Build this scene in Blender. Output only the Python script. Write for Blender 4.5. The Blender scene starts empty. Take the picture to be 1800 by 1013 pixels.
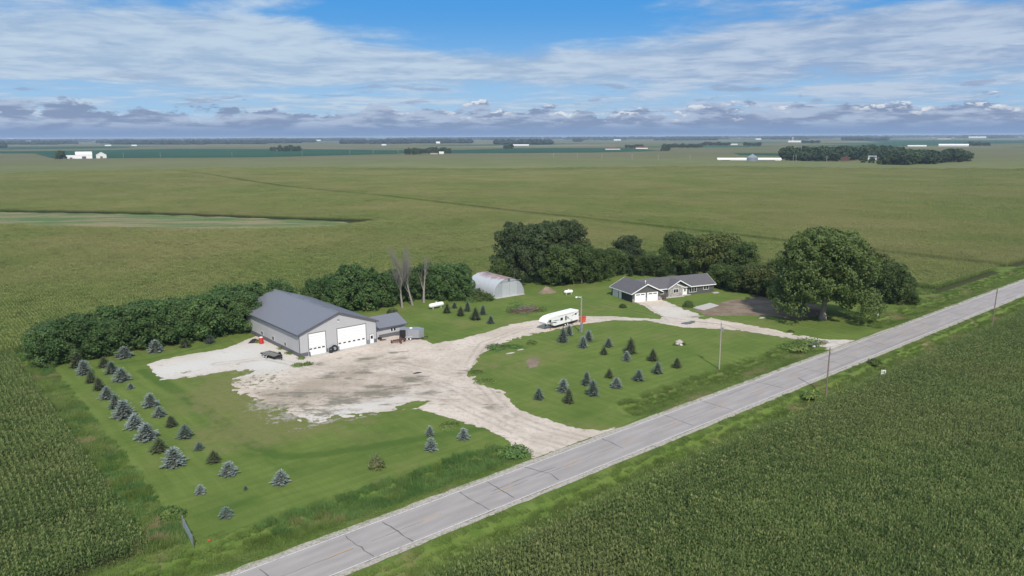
import bpy, math, random
import numpy as np
from mathutils import Vector, Matrix

# ------------------------------------------------------------------ camera, world, sun, exposure
scene = bpy.context.scene
CH, FPX, PITCH, ROLL = 46.6, 1323.3, math.radians(11.396), math.radians(-.243)
fwd = np.array([0, math.cos(PITCH), -math.sin(PITCH)])
r0 = np.array([1., 0, 0]); u0 = np.cross(r0, fwd)
RX = r0*math.cos(ROLL)+u0*math.sin(ROLL); UX = np.cross(RX, fwd)
cd = bpy.data.cameras.new('camera'); cam = bpy.data.objects.new('camera', cd)
scene.collection.objects.link(cam); scene.camera = cam
M = Matrix.Identity(4)
for i in range(3):
    M[i][0] = RX[i]; M[i][1] = UX[i]; M[i][2] = -fwd[i]
M[2][3] = CH
cam.matrix_world = M
cd.sensor_width = 36; cd.lens = 36*FPX/1800; cd.clip_start = .5; cd.clip_end = 120000

SUN_EL, SUN_AZ = math.radians(44), math.atan2(.203, -.979)     # azimuth from +Y towards +X
sd_ = bpy.data.lights.new('sun', 'SUN'); sd_.energy = 4.4; sd_.angle = math.radians(.6); sd_.color = (1, .93, .83)
sun = bpy.data.objects.new('sun', sd_); scene.collection.objects.link(sun)
sv = Vector((math.sin(SUN_AZ)*math.cos(SUN_EL), math.cos(SUN_AZ)*math.cos(SUN_EL), math.sin(SUN_EL)))
sun.rotation_euler = sv.to_track_quat('Z', 'Y').to_euler(); sun.location = (0, 0, 200)

scene.view_settings.view_transform = 'Standard'; scene.view_settings.look = 'None'
scene.view_settings.exposure = 0; scene.view_settings.gamma = 1; scene.view_settings.use_curve_mapping = False


class NT:
    """small helper to write node trees"""
    def __init__(s, tree): s.t = tree; s.n = tree.nodes; s.l = tree.links
    def new(s, typ, **kw):
        n = s.n.new(typ)
        for k, v in kw.items(): setattr(n, k, v)
        return n
    def put(s, sock, v):
        if v is None: return
        if isinstance(v, bpy.types.NodeSocket): s.l.new(v, sock)
        else:
            if isinstance(v, (tuple, list)) and len(v) == 3 and sock.type == 'RGBA': v = (*v, 1)
            if isinstance(v, (int, float)) and sock.type == 'RGBA': v = (v, v, v, 1)
            sock.default_value = v
    def m(s, op, a, b=None, c=None, clamp=False):
        n = s.new('ShaderNodeMath', operation=op, use_clamp=clamp)
        for i, v in enumerate((a, b, c)): s.put(n.inputs[i], v)
        return n.outputs[0]
    def vm(s, op, a, b=None):
        n = s.new('ShaderNodeVectorMath', operation=op); s.put(n.inputs[0], a); s.put(n.inputs[1], b); return n.outputs[0]
    def mix(s, f, a, b, mode='MIX'):
        n = s.new('ShaderNodeMix', data_type='RGBA', blend_type=mode, clamp_factor=True)
        s.put(n.inputs[0], f); s.put(n.inputs[6], a); s.put(n.inputs[7], b); return n.outputs[2]
    def noise(s, co, sc, det=4, rough=.55, dist=0, dim='3D'):
        n = s.new('ShaderNodeTexNoise', noise_dimensions=dim); s.put(n.inputs['Vector'], co)
        n.inputs['Scale'].default_value = sc; n.inputs['Detail'].default_value = det
        n.inputs['Roughness'].default_value = rough; n.inputs['Distortion'].default_value = dist
        return n.outputs[0]
    def ss(s, v, a, b, lo=0., hi=1.):
        n = s.new('ShaderNodeMapRange', interpolation_type='SMOOTHSTEP'); s.put(n.inputs[0], v)
        s.put(n.inputs[1], a); s.put(n.inputs[2], b); s.put(n.inputs[3], lo); s.put(n.inputs[4], hi); return n.outputs[0]
    def ramp(s, f, stops):
        n = s.new('ShaderNodeValToRGB'); s.put(n.inputs[0], f); e = n.color_ramp.elements
        while len(e) < len(stops): e.new(.5)
        for q, (p, c) in zip(e, stops): q.position = p; q.color = (*c, 1)
        return n.outputs[0]
    def scale(s, co, v): return s.vm('MULTIPLY', co, v)
    def sep(s, v):
        n = s.new('ShaderNodeSeparateXYZ'); s.put(n.inputs[0], v); return n.outputs
    def comb(s, x, y, z):
        n = s.new('ShaderNodeCombineXYZ')
        for i, v in enumerate((x, y, z)): s.put(n.inputs[i], v)
        return n.outputs[0]
    def pos(s): return s.new('ShaderNodeNewGeometry').outputs['Position']
    def attr(s, name): return s.new('ShaderNodeAttribute', attribute_name=name).outputs['Fac']
    def rnd(s): return s.new('ShaderNodeObjectInfo').outputs['Random']
    def bump(s, h, st, d=.1):
        n = s.new('ShaderNodeBump'); s.put(n.inputs['Height'], h); n.inputs['Strength'].default_value = st
        n.inputs['Distance'].default_value = d; return n.outputs[0]


# ---- world: Nishita sky with real-direction clouds
w = bpy.data.worlds.new('World'); scene.world = w; w.use_nodes = True
t = NT(w.node_tree); t.n.clear()
sky = t.new('ShaderNodeTexSky', sky_type='NISHITA'); sky.sun_disc = False
sky.sun_elevation = SUN_EL; sky.sun_rotation = SUN_AZ; sky.altitude = 300; sky.air_density = 1.; sky.dust_density = .6; sky.ozone_density = 2
S = .1
dirv = t.new('ShaderNodeTexCoord').outputs['Generated']
x, y, z = t.sep(dirv)[0:3]
zc = t.m('MAXIMUM', z, .0)
az = t.m('ARCTAN2', x, y)
el = t.m('ARCSINE', zc)
# plane of high cloud
den = t.m('ADD', zc, .05)
px_, py_ = t.m('DIVIDE', x, den), t.m('DIVIDE', y, den)
pl = t.comb(px_, t.m('MULTIPLY', py_, .95), 0)
def C(v): return tuple(c/S for c in v)
clear = t.mix(t.ss(el, .02, .17), C((.32, .55, .82)), C((.055, .32, .76)))
clear = t.mix(.10, clear, sky.outputs[0])
n1 = t.noise(t.vm('ADD', pl, (7.3, 2.1, 0)), .62, 10, .60, .5)
n2 = t.noise(t.vm('ADD', pl, (1.3, 8.7, 3)), 2.1, 9, .62, .35)
def bump_at(a0, e0, aw, ew):
    da = t.m('DIVIDE', t.m('SUBTRACT', az, a0), aw); de = t.m('DIVIDE', t.m('SUBTRACT', el, e0), ew)
    r2 = t.m('ADD', t.m('MULTIPLY', da, da), t.m('MULTIPLY', de, de))
    return t.m('POWER', 2.718, t.m('MULTIPLY', r2, -1))
cov = t.m('ADD', t.m('MULTIPLY', t.m('SUBTRACT', n1, .5), 1.5), t.m('MULTIPLY', t.m('SUBTRACT', n2, .5), .55))
cov = t.m('ADD', cov, .21)
for a_, e_, aw_, ew_, k_ in ((.08, .160, .26, .042, -.52), (-.10, .150, .16, .020, -.28), (-.40, .168, .12, .012, -.38), (-.24, .147, .14, .007, -.22), (-.05, .115, .12, .010, -.22), (.50, .168, .16, .018, -.42), (.0, .055, 1.5, .012, -.16),
                            (.30, .165, .13, .030, .42), (.48, .10, .34, .05, .30), (-.45, .10, .27, .045, .34), (0, .085, .35, .018, .26), (-.45, .176, .16, .016, .16)):
    cov = t.m('ADD', cov, t.m('MULTIPLY', bump_at(a_, e_, aw_, ew_), k_))
cov = t.m('ADD', cov, t.ss(el, .19, .34, 0, .22))
veil = t.ss(cov, -.06, .42)
tone = t.ss(t.m('ADD', t.m('MULTIPLY', n1, .45), t.m('MULTIPLY', n2, .55)), .40, .60)
warm = t.ss(az, -.15, .35)
ccol = t.mix(tone, t.mix(warm, C((.36, .49, .67)), C((.31, .42, .61))), t.mix(warm, C((.53, .65, .78)), C((.51, .61, .75))))
high = t.mix(t.m('MULTIPLY', veil, .95), clear, ccol)
# low bank of cumulus: flat grey bases, heaped tops, some of them sunlit
def heap(e_off, sc_a=24, sc_e=62):
    return t.noise(t.comb(t.m('MULTIPLY', az, sc_a), t.m('MULTIPLY', t.m('ADD', el, e_off), sc_e), .4), 1., 10, .60, .0)
bn = heap(0.); bn2 = heap(.0045)
bl = t.noise(t.comb(t.m('MULTIPLY', az, 6), 0, 5.4), 1., 4, .55)
top = t.m('ADD', .037, t.m('MULTIPLY', t.m('SUBTRACT', bl, .5), .022))
dens = t.m('ADD', t.m('SUBTRACT', bn, .50), t.m('MULTIPLY', t.m('SUBTRACT', top, el), 13))
bank = t.ss(dens, .0, .09)
rim = t.m('MULTIPLY', t.ss(t.m('SUBTRACT', bn, bn2), .015, .08), t.ss(dens, .30, .08))
rim = t.m('MULTIPLY', rim, t.m('MULTIPLY', t.ss(t.noise(t.comb(t.m('MULTIPLY', az, 12), 0, 8.), 1., 3), .44, .56), t.ss(az, -.22, -.05)))
lump = t.noise(t.comb(t.m('MULTIPLY', az, 16), t.m('MULTIPLY', el, 90), 2.4), 1., 9, .6, .1)
bcol = t.mix(t.ss(lump, .42, .60), C((.225, .30, .465)), C((.42, .51, .67)))
bcol = t.mix(t.ss(el, .002, .022), C((.215, .315, .52)), bcol)
bcol = t.mix(t.m('MULTIPLY', rim, .95), bcol, C((.80, .83, .87)))
col = t.mix(t.m('MULTIPLY', bank, .93), high, bcol)
col = t.mix(t.ss(el, .0, .016, .85, 0), col, C((.215, .325, .54)))
# scattered dark puffs above the bank
pf = t.noise(t.comb(t.m('MULTIPLY', az, 12), t.m('MULTIPLY', el, 75), 9.9), 1., 9, .6, .1)
puff = t.m('MULTIPLY', t.ss(pf, .58, .66), t.m('MULTIPLY', t.ss(el, .034, .042), t.ss(el, .085, .055)))
col = t.mix(t.m('MULTIPLY', puff, .6), col, C((.29, .355, .52)))
bg = t.new('ShaderNodeBackground'); t.l.new(col, bg.inputs[0]); bg.inputs[1].default_value = S
wo = t.new('ShaderNodeOutputWorld'); t.l.new(bg.outputs[0], wo.inputs[0])

# ------------------------------------------------------------------ coordinates
ROAD0 = np.array([-33.901, 70.922]); RA = math.radians(40.154)
RD = np.array([math.cos(RA), math.sin(RA)]); RN = np.array([-RD[1], RD[0]])
def xy(u, v): return ROAD0[0]+u*RD[0]+v*RN[0], ROAD0[1]+u*RD[1]+v*RN[1]
def uv(X, Y):
    a, b = X-ROAD0[0], Y-ROAD0[1]
    return a*RD[0]+b*RD[1], a*RN[0]+b*RN[1]
def gp(px, py, zz=0.):
    """where the sight line of a point of the survey photograph meets the plain"""
    d = RX*(px-900)/FPX-UX*(py-506.5)/FPX+fwd
    k = (zz-CH)/d[2]; return float(d[0]*k), float(d[1]*k)
def proj(X, Y, Z):
    v = np.array([X, Y, Z-CH]); q = v@fwd
    return 900+FPX*(v@RX)/q, 506.5-FPX*(v@UX)/q
def height_px(X, Y, hpx):
    y0 = proj(X, Y, 0)[1]; lo, hi = 0., 80.
    for _ in range(40):
        m = (lo+hi)/2
        if y0-proj(X, Y, m)[1] < hpx: lo = m
        else: hi = m
    return lo

_rs = np.random.RandomState(5); _tab = _rs.rand(256, 256)
def vnoise(x, y, s=1., seed=0):
    x = np.asarray(x, float)*s+seed*17.31; y = np.asarray(y, float)*s+seed*9.17
    xi = np.floor(x).astype(int); yi = np.floor(y).astype(int); fx = x-xi; fy = y-yi
    fx = fx*fx*(3-2*fx); fy = fy*fy*(3-2*fy)
    g = lambda a, b: _tab[a % 256, b % 256]
    return (g(xi, yi)*(1-fx)+g(xi+1, yi)*fx)*(1-fy)+(g(xi, yi+1)*(1-fx)+g(xi+1, yi+1)*fx)*fy
def fbm(x, y, s=1., seed=0, o=4):
    r = 0; a = .5; tt = 0
    for i in range(o): r = r+a*vnoise(x, y, s*2**i, seed+i*3); tt += a; a *= .55
    return r/tt
def sstep(v, a, b):
    k = np.clip((v-a)/(b-a), 0, 1); return k*k*(3-2*k)

# entry crossings over the ditch: (u centre, half width)
DRIVES = ((62, 11), (152, 12))
def terrain(X, Y):
    X = np.asarray(X, float); Y = np.asarray(Y, float); u, v = uv(X, Y)
    near = np.ones_like(u)
    for c, hw in DRIVES: near = near*sstep(np.abs(u-c), hw-2, hw+3)
    dl = -.95*sstep(v, 1.6, 5)*(1-sstep(v, 6, 9.5))*near
    dr = -1.05*sstep(-v, 8.6, 11)*(1-sstep(-v, 12.5, 15.5))
    far = sstep(np.hypot(u-100, v-60), 190, 600)
    roll = 2.6*np.sin(X/173.+1.2)*np.sin(Y/211.+.4)+1.6*np.sin(X/91.-Y/147.)+1.4*np.sin(Y/97.+X/310.)
    fade = 1-sstep(np.hypot(X, Y), 1300, 1900)
    up = 2.2*sstep(np.hypot(X, Y), 1080, 1160)
    return dl+dr+far*fade*(roll*.75)+up

# ------------------------------------------------------------------ object helpers
COL = scene.collection
def tag(o, label=None, cat=None, group=None, kind=None):
    if label: o['label'] = label
    if cat: o['category'] = cat
    if group: o['group'] = group
    if kind: o['kind'] = kind
    return o
def mesh_from(name, V, F, mat=None, smooth=False):
    me = bpy.data.meshes.new(name)
    if isinstance(V, np.ndarray) and isinstance(F, np.ndarray):
        k = F.shape[1]
        me.vertices.add(len(V)); me.vertices.foreach_set('co', V.astype(np.float32).ravel())
        me.loops.add(F.size); me.loops.foreach_set('vertex_index', F.astype(np.int32).ravel())
        me.polygons.add(len(F)); me.polygons.foreach_set('loop_start', np.arange(0, F.size, k, dtype=np.int32))
        me.update(calc_edges=True)
    else:
        me.from_pydata([tuple(v) for v in V], [], [tuple(f) for f in F]); me.update()
    if mat: me.materials.append(mat)
    if smooth: me.polygons.foreach_set('use_smooth', [True]*len(me.polygons))
    return me
def link(name, me, parent=None, loc=None, rz=None, scale=None):
    o = bpy.data.objects.new(name, me); COL.objects.link(o)
    if parent is not None: o.parent = parent
    if loc is not None: o.location = loc
    if rz is not None: o.rotation_euler = (0, 0, rz)
    if scale is not None: o.scale = scale
    return o
def empty(name, loc, rz=0):
    o = bpy.data.objects.new(name, None); COL.objects.link(o); o.location = loc; o.rotation_euler = (0, 0, rz); o.empty_display_size = .5
    return o
class MB:
    def __init__(s): s.v = []; s.f = []
    def add(s, V, F):
        k = len(s.v); s.v += [tuple(p) for p in V]; s.f += [tuple(i+k for i in f) for f in F]; return s
    def box(s, x0, x1, y0, y1, z0, z1):
        return s.add([(x0, y0, z0), (x1, y0, z0), (x1, y1, z0), (x0, y1, z0), (x0, y0, z1), (x1, y0, z1), (x1, y1, z1), (x0, y1, z1)],
                     [(0, 3, 2, 1), (4, 5, 6, 7), (0, 1, 5, 4), (1, 2, 6, 5), (2, 3, 7, 6), (3, 0, 4, 7)])
    def prism(s, pts, axis, a, b):
        """outline pts (2D) pushed along an axis from a to b; axis y: pts=(x,z), axis x: pts=(y,z), axis z: pts=(x,y)"""
        def mk(p, q): return {'y': (p[0], q, p[1]), 'x': (q, p[0], p[1]), 'z': (p[0], p[1], q)}[axis]
        n = len(pts); V = [mk(p, a) for p in pts]+[mk(p, b) for p in pts]
        F = [tuple(range(n)), tuple(range(2*n-1, n-1, -1))]+[(i, i+n, (i+1) % n+n, (i+1) % n) for i in range(n)]
        return s.add(V, F)
    def cyl(s, p, q, r, r2=None, n=8, cap=True):
        r2 = r if r2 is None else r2
        p = Vector(p); q = Vector(q); d = (q-p).normalized(); a = d.orthogonal().normalized(); b = d.cross(a)
        V = [p+a*math.cos(2*math.pi*i/n)*r+b*math.sin(2*math.pi*i/n)*r for i in range(n)]+[q+a*math.cos(2*math.pi*i/n)*r2+b*math.sin(2*math.pi*i/n)*r2 for i in range(n)]
        F = [(i, (i+1) % n, (i+1) % n+n, i+n) for i in range(n)]
        if cap: F += [tuple(range(n-1, -1, -1)), tuple(range(n, 2*n))]
        return s.add(V, F)
    def lathe(s, prof, c, axis='z', n=16):
        V = []; F = []
        for r, h in prof:
            for i in range(n):
                A = 2*math.pi*i/n; p = (r*math.cos(A), r*math.sin(A))
                V.append({'z': (c[0]+p[0], c[1]+p[1], c[2]+h), 'x': (c[0]+h, c[1]+p[0], c[2]+p[1]), 'y': (c[0]+p[0], c[1]+h, c[2]+p[1])}[axis])
        for k in range(len(prof)-1):
            for i in range(n): F.append((k*n+i, k*n+(i+1) % n, (k+1)*n+(i+1) % n, (k+1)*n+i))
        F += [tuple(range(n-1, -1, -1)), tuple(range((len(prof)-1)*n, len(prof)*n))]
        return s.add(V, F)
    def build(s, name, mat, parent=None, bevel=0, smooth=False):
        me = mesh_from(name, s.v, s.f, mat, False)
        import bmesh
        bm = bmesh.new(); bm.from_mesh(me); bmesh.ops.recalc_face_normals(bm, faces=bm.faces[:])
        if bevel: bmesh.ops.bevel(bm, geom=bm.edges[:], offset=bevel, segments=1, affect='EDGES')
        bm.to_mesh(me); bm.free()
        if smooth: me.polygons.foreach_set('use_smooth', [True]*len(me.polygons))
        return link(name, me, parent)
def copy_tree(o, parent=None):
    c = o.copy(); COL.objects.link(c); c.parent = parent
    for ch in list(o.children): copy_tree(ch, c)
    return c

# ------------------------------------------------------------------ materials
def material(name, fn, rough=.8, spec=.3, metal=0.):
    m = bpy.data.materials.new(name); m.use_nodes = True; t = NT(m.node_tree); t.n.clear()
    out = t.new('ShaderNodeOutputMaterial'); b = t.new('ShaderNodeBsdfPrincipled'); t.l.new(b.outputs[0], out.inputs[0])
    b.inputs['Roughness'].default_value = rough; b.inputs['Specular IOR Level'].default_value = spec; b.inputs['Metallic'].default_value = metal
    r = fn(t, b)
    if r is not None: t.put(b.inputs['Base Color'], r)
    t.b = b; t.out = out
    return m
def flat(name, c, rough=.6, spec=.3, metal=0., var=.12, sc=1.5):
    def fn(t, b):
        n = t.noise(t.new('ShaderNodeTexCoord').outputs['Object'], sc, 5)
        return t.mix(n, tuple(k*(1-var) for k in c), tuple(min(1, k*(1+var)) for k in c))
    return material(name, fn, rough, spec, metal)
def foliage(name, dark, light, alt=None, nsc=.5, trans=.25, ov=.35, alt_sc=.02, altw=(.45, .7), streak=False):
    def fn(t, b):
        p = t.pos()
        c = t.mix(t.ss(t.noise(p, nsc, 3), .3, .7), dark, light)
        if alt: c = t.mix(t.ss(t.noise(p, alt_sc, 4), *altw), c, alt)
        if streak:
            rt = t.new('ShaderNodeVectorRotate', rotation_type='Z_AXIS'); t.l.new(p, rt.inputs[0]); rt.inputs['Angle'].default_value = -RA
            n = t.noise(t.scale(rt.outputs[0], (.22, .03, 0)), 1., 5, .65); n2 = t.noise(t.scale(p, (1, 1, 0)), .045, 6, .7)
            c = t.mix(t.ss(n, .45, .72, 0, .42), c, tuple(k*.50 for k in dark)); c = t.mix(t.ss(n2, .53, .70, 0, .55), c, tuple(k*.45 for k in dark))
        k = t.m('ADD', 1-ov/2, t.m('MULTIPLY', t.rnd(), ov))
        c = t.mix(1., c, t.comb(k, k, k), 'MULTIPLY')
        tr = t.new('ShaderNodeBsdfTranslucent'); t.l.new(c, tr.inputs[0])
        ms = t.new('ShaderNodeMixShader'); ms.inputs[0].default_value = trans
        t.l.new(b.outputs[0], ms.inputs[1]); t.l.new(tr.outputs[0], ms.inputs[2])
        out = [n for n in t.n if n.type == 'OUTPUT_MATERIAL'][0]; t.l.new(ms.outputs[0], out.inputs[0])
        return c
    return material(name, fn, .6, .25)

def ground_fn(t, b):
    p = t.pos()
    rot = t.new('ShaderNodeVectorRotate', rotation_type='Z_AXIS'); t.l.new(t.vm('SUBTRACT', p, (ROAD0[0], ROAD0[1], 0)), rot.inputs[0]); rot.inputs['Angle'].default_value = -RA
    q = rot.outputs[0]; qx, qy, _ = t.sep(q)[0:3]
    verge, wet, cropz = t.attr('verge'), t.attr('wetland'), t.attr('far')
    # verge grass
    g = t.mix(t.ss(t.noise(p, .35, 5), .35, .65), (.085, .145, .026), (.125, .18, .04))
    g = t.mix(t.ss(t.noise(p, 2.2, 5, .7), .45, .75), g, (.16, .185, .06))
    g = t.mix(t.m('MULTIPLY', t.ss(t.noise(p, .13, 5, .65), .55, .72), .8), g, (.23, .18, .10))
    soil = t.mix(t.noise(p, 1., 4), (.035, .045, .018), (.07, .075, .03))
    c = t.mix(t.ss(t.m('ADD', verge, t.m('MULTIPLY', t.m('SUBTRACT', t.noise(p, .6, 4), .5), .5)), .4, .6), soil, g)
    # marshy strip in the north field
    st = t.scale(p, (.16, 1, 1))
    wc = t.mix(t.ss(t.noise(t.vm('ADD', st, (3, 0, 0)), .11, 7, .7), .46, .54), (.27, .23, .13), (.10, .165, .055))
    wc = t.mix(t.ss(t.noise(st, .05, 5, .6), .5, .68), wc, (.15, .17, .075))
    wc = t.mix(t.ss(t.noise(p, .8, 4), .3, .8), wc, t.mix(.5, wc, (.06, .09, .03)))
    c = t.mix(t.ss(wet, .4, .6), c, wc)
    # farmland beyond: fields on the survey grid
    cell = t.vm('FLOOR', t.vm('DIVIDE', t.vm('ADD', q, (330, 0, 0)), (805., 402., 1)))
    wn = t.new('ShaderNodeTexWhiteNoise', noise_dimensions='2D'); t.l.new(cell, wn.inputs[0])
    r = wn.outputs['Value']
    corn = t.mix(t.ss(t.noise(t.scale(p, (.5, 1, 1)), .004, 5), .35, .65), (.120, .128, .052), (.160, .145, .075))
    corn = t.mix(t.m('MULTIPLY', t.noise(p, .05, 6, .7), .35), corn, (.085, .10, .04))
    soy = t.mix(t.noise(p, .01, 4), (.020, .075, .034), (.035, .095, .04))
    ln = t.new('ShaderNodeVectorMath', operation='LENGTH'); t.l.new(p, ln.inputs[0]); beyond = t.ss(ln.outputs['Value'], 3000, 3001)
    corn = t.mix(t.ss(ln.outputs['Value'], 2000, 1050, 0, .85), corn, t.mix(t.ss(t.noise(p, .008, 5), .4, .62), (.135, .160, .055), (.175, .180, .070)))
    far = t.mix(t.m('MULTIPLY', beyond, t.ss(r, .66, .661)), corn, soy)
    far = t.mix(t.m('MULTIPLY', beyond, t.ss(r, .86, .861)), far, (.19, .175, .11))
    c = t.mix(cropz, c, far)
    t.put(b.inputs['Normal'], t.bump(t.noise(p, 3., 5, .7), .6, .3))
    return c
M_ground = material('ground_mixed', ground_fn, .95, .1)

def lawn_fn(t, b):
    p = t.pos(); rot = t.new('ShaderNodeVectorRotate', rotation_type='Z_AXIS'); t.l.new(p, rot.inputs[0]); rot.inputs['Angle'].default_value = -RA
    q = rot.outputs[0]
    dry, rough, lush = t.attr('dry'), t.attr('rough'), t.attr('lush')
    c = t.mix(t.ss(t.noise(p, .12, 6, .6), .35, .65), (.102, .152, .033), (.138, .188, .044))
    # mower passes
    wob = t.m('MULTIPLY', t.noise(p, .06, 3), 9.)
    qx, qy, _ = t.sep(q)[0:3]
    s1 = t.m('SINE', t.m('ADD', t.m('MULTIPLY', qx, 2.6), wob)); s2 = t.m('SINE', t.m('ADD', t.m('MULTIPLY', qy, 2.9), wob))
    sel = t.ss(t.noise(p, .022, 2), .46, .54)
    sw = t.m('ADD', t.m('MULTIPLY', s1, sel), t.m('MULTIPLY', s2, t.m('SUBTRACT', 1, sel)))
    c = t.mix(t.ss(sw, -1, 1, 0, .30), c, (.078, .128, .020))
    stv = t.noise(t.scale(q, (.25, 3.5, 1)), .5, 4, .6); stu = t.noise(t.scale(q, (3.5, .25, 1)), .5, 4, .6)
    c = t.mix(t.m('MULTIPLY', t.ss(stv, .45, .7), .35), c, (.18, .205, .065))
    c = t.mix(t.m('MULTIPLY', t.ss(stu, .45, .7), .30), c, (.078, .122, .024))
    c = t.mix(t.m('MULTIPLY', t.ss(t.noise(p, .05, 6, .65), .52, .66), .55), c, (.185, .185, .065))
    c = t.mix(t.m('MULTIPLY', t.ss(t.noise(p, 2.5, 5, .75), .5, .8), .5), c, (.065, .10, .02))
    c = t.mix(t.m('MULTIPLY', t.ss(t.noise(p, 7., 3, .75), .55, .75), .35), c, (.16, .21, .07))
    c = t.mix(t.m('MULTIPLY', t.ss(t.m('ADD', lush, t.m('MULTIPLY', t.m('SUBTRACT', t.noise(p, .3, 5, .7), .5), .8)), .25, .8), .65), c, (.055, .105, .020))
    d = t.ss(t.m('ADD', dry, t.m('MULTIPLY', t.m('SUBTRACT', t.noise(p, .35, 6, .7), .5), 1.3)), .28, .62)
    dc = t.mix(t.ss(t.noise(p, .9, 5, .7), .4, .62), (.190, .172, .075), (.150, .165, .052))
    c = t.mix(t.m('MULTIPLY', d, .72), c, dc)
    gr = t.ss(t.m('ADD', rough, t.m('MULTIPLY', t.m('SUBTRACT', t.noise(p, .8, 7, .75), .5), 1.7)), .55, .70)
    c = t.mix(gr, c, t.mix(t.noise(p, 1.7, 4), (.40, .36, .31), (.24, .22, .18)))
    t.put(b.inputs['Normal'], t.bump(t.noise(p, 5., 6, .8), .7, .15))
    return c
M_lawn = material('lawn_grass', lawn_fn, .95, .1)

def gravel_fn(t, b):
    p = t.pos(); white, stain, tan, weedy = t.attr('white'), t.attr('stain'), t.attr('tan'), t.attr('weedy')
    c = t.mix(t.ss(t.noise(p, .11, 6, .65), .35, .65), (.49, .415, .345), (.60, .52, .445))
    c = t.mix(t.ss(t.noise(p, 1.1, 6, .75), .45, .75), c, (.34, .295, .255))
    c = t.mix(white, c, t.mix(t.noise(p, 2., 5), (.62, .595, .555), (.50, .48, .445)))
    tn = t.ss(t.m('ADD', tan, t.m('MULTIPLY', t.m('SUBTRACT', t.noise(p, .2, 6, .7), .5), 1.5)), .35, 1.)
    c = t.mix(t.m('MULTIPLY', tn, .75), c, (.31, .25, .19))
    st = t.scale(p, (.45, 1., 1))
    s = t.ss(t.m('ADD', stain, t.m('MULTIPLY', t.m('SUBTRACT', t.noise(st, .32, 8, .75), .5), 3.4)), .32, .80)
    c = t.mix(t.m('MULTIPLY', s, .9), c, t.mix(t.noise(p, .4, 3), (.19, .165, .145), (.155, .155, .10)))
    c = t.mix(t.m('MULTIPLY', t.ss(t.noise(p, 3.5, 5, .8), .60, .72), .5), c, (.25, .22, .18))
    c = t.mix(t.m('MULTIPLY', t.attr('rut'), t.ss(t.noise(p, .35, 4), .35, .6, .2, .75)), c, (.33, .285, .24))
    wd = t.ss(t.m('ADD', weedy, t.m('MULTIPLY', t.m('SUBTRACT', t.noise(p, .75, 8, .78), .5), 2.2)), .52, .72)
    c = t.mix(wd, c, t.mix(t.ss(t.noise(p, .3, 4), .4, .6), (.15, .15, .06), (.20, .17, .10)))
    t.put(b.inputs['Normal'], t.bump(t.noise(p, 6., 6, .8), .5, .08))
    return c
M_gravel = material('crushed_limestone', gravel_fn, .95, .1)

def dirt_fn(t, b):
    p = t.pos()
    c = t.mix(t.ss(t.noise(p, .25, 6, .65), .35, .65), (.17, .125, .09), (.25, .195, .15))
    c = t.mix(t.ss(t.noise(p, 1.3, 6, .75), .56, .7), c, (.09, .12, .035))
    t.put(b.inputs['Normal'], t.bump(t.noise(p, 3., 5), .5, .1)); return c
M_dirt = material('bare_soil', dirt_fn, .95, .1)

def road_fn(t, b):
    p = t.pos(); rot = t.new('ShaderNodeVectorRotate', rotation_type='Z_AXIS'); t.l.new(t.vm('SUBTRACT', p, (ROAD0[0], ROAD0[1], 0)), rot.inputs[0]); rot.inputs['Angle'].default_value = -RA
    q = rot.outputs[0]; qx, qy, _ = t.sep(q)[0:3]
    c = t.mix(t.ss(t.noise(t.scale(q, (.25, 1, 1)), .5, 6, .6), .3, .7), (.305, .275, .262), (.362, .330, .315))
    for v0 in (-1.0, -2.6, -4.5, -6.1):       # worn wheel tracks
        d = t.m('ABSOLUTE', t.m('SUBTRACT', qy, v0)); c = t.mix(t.ss(d, .15, .6, .16, 0), c, (.205, .188, .19))
    c = t.mix(t.m('MULTIPLY', t.ss(t.noise(p, 14., 3, .8), .5, .75), .35), c, (.19, .18, .18))
    c = t.mix(t.m('MULTIPLY', t.ss(t.noise(p, .9, 6, .8), .62, .7), .4), c, (.22, .20, .20))
    t.put(b.inputs['Normal'], t.bump(t.noise(p, 25., 4), .3, .02)); return c
M_road = material('worn_asphalt', road_fn, .85, .25)
def paint(name, c, thr):
    def fn(t, b):
        p = t.pos(); k = t.ss(t.noise(p, 3., 6, .8), thr, thr+.1); return t.mix(k, c, (.31, .285, .29))
    return material(name, fn, .7, .3)
M_white_line = paint('white_line_paint', (.62, .60, .57), .50); M_yellow_line = paint('yellow_line_paint', (.50, .30, .09), .53)
M_tar = flat('crack_sealer', (.12, .112, .112), .7)
M_shoulder = material('shoulder_gravel', lambda t, b: t.mix(t.ss(t.noise(t.pos(), 2.2, 6, .8), .42, .62), (.43, .39, .345), (.25, .235, .19)), .95, .1)

M_metal_wall = None
def ribbed(name, c, pitch, axis=0, depth=.5, var=.06, rough=.5, metal=0.):
    def fn(t, b):
        o = t.new('ShaderNodeTexCoord').outputs['Object']; s = t.sep(o)[axis]
        wv = t.m('PINGPONG', s, pitch/2); h = t.ss(wv, 0, pitch*.12)
        n = t.noise(o, .5, 4)
        t.put(b.inputs['Normal'], t.bump(h, depth, .03))
        c0 = t.mix(n, tuple(k*(1-var) for k in c), tuple(k*(1+var) for k in c))
        return t.mix(t.m('MULTIPLY', t.m('SUBTRACT', 1, h), .18), c0, tuple(k*.55 for k in c))
    return material(name, fn, rough, .4, metal)
M_shop_front = ribbed('grey_steel_siding', (.44, .44, .455), .3, 0)
M_shop_side = ribbed('grey_steel_siding_side', (.44, .44, .455), .3, 1)
M_wains = flat('charcoal_wainscot', (.125, .125, .14), .6)
M_roof_shop = ribbed('slate_blue_steel_roof', (.170, .173, .198), .3, 1, .5, .05, .42)
M_roof_annex = ribbed('slate_blue_annex_roof', (.170, .173, .198), .3, 0, .5, .05, .42)
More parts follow.
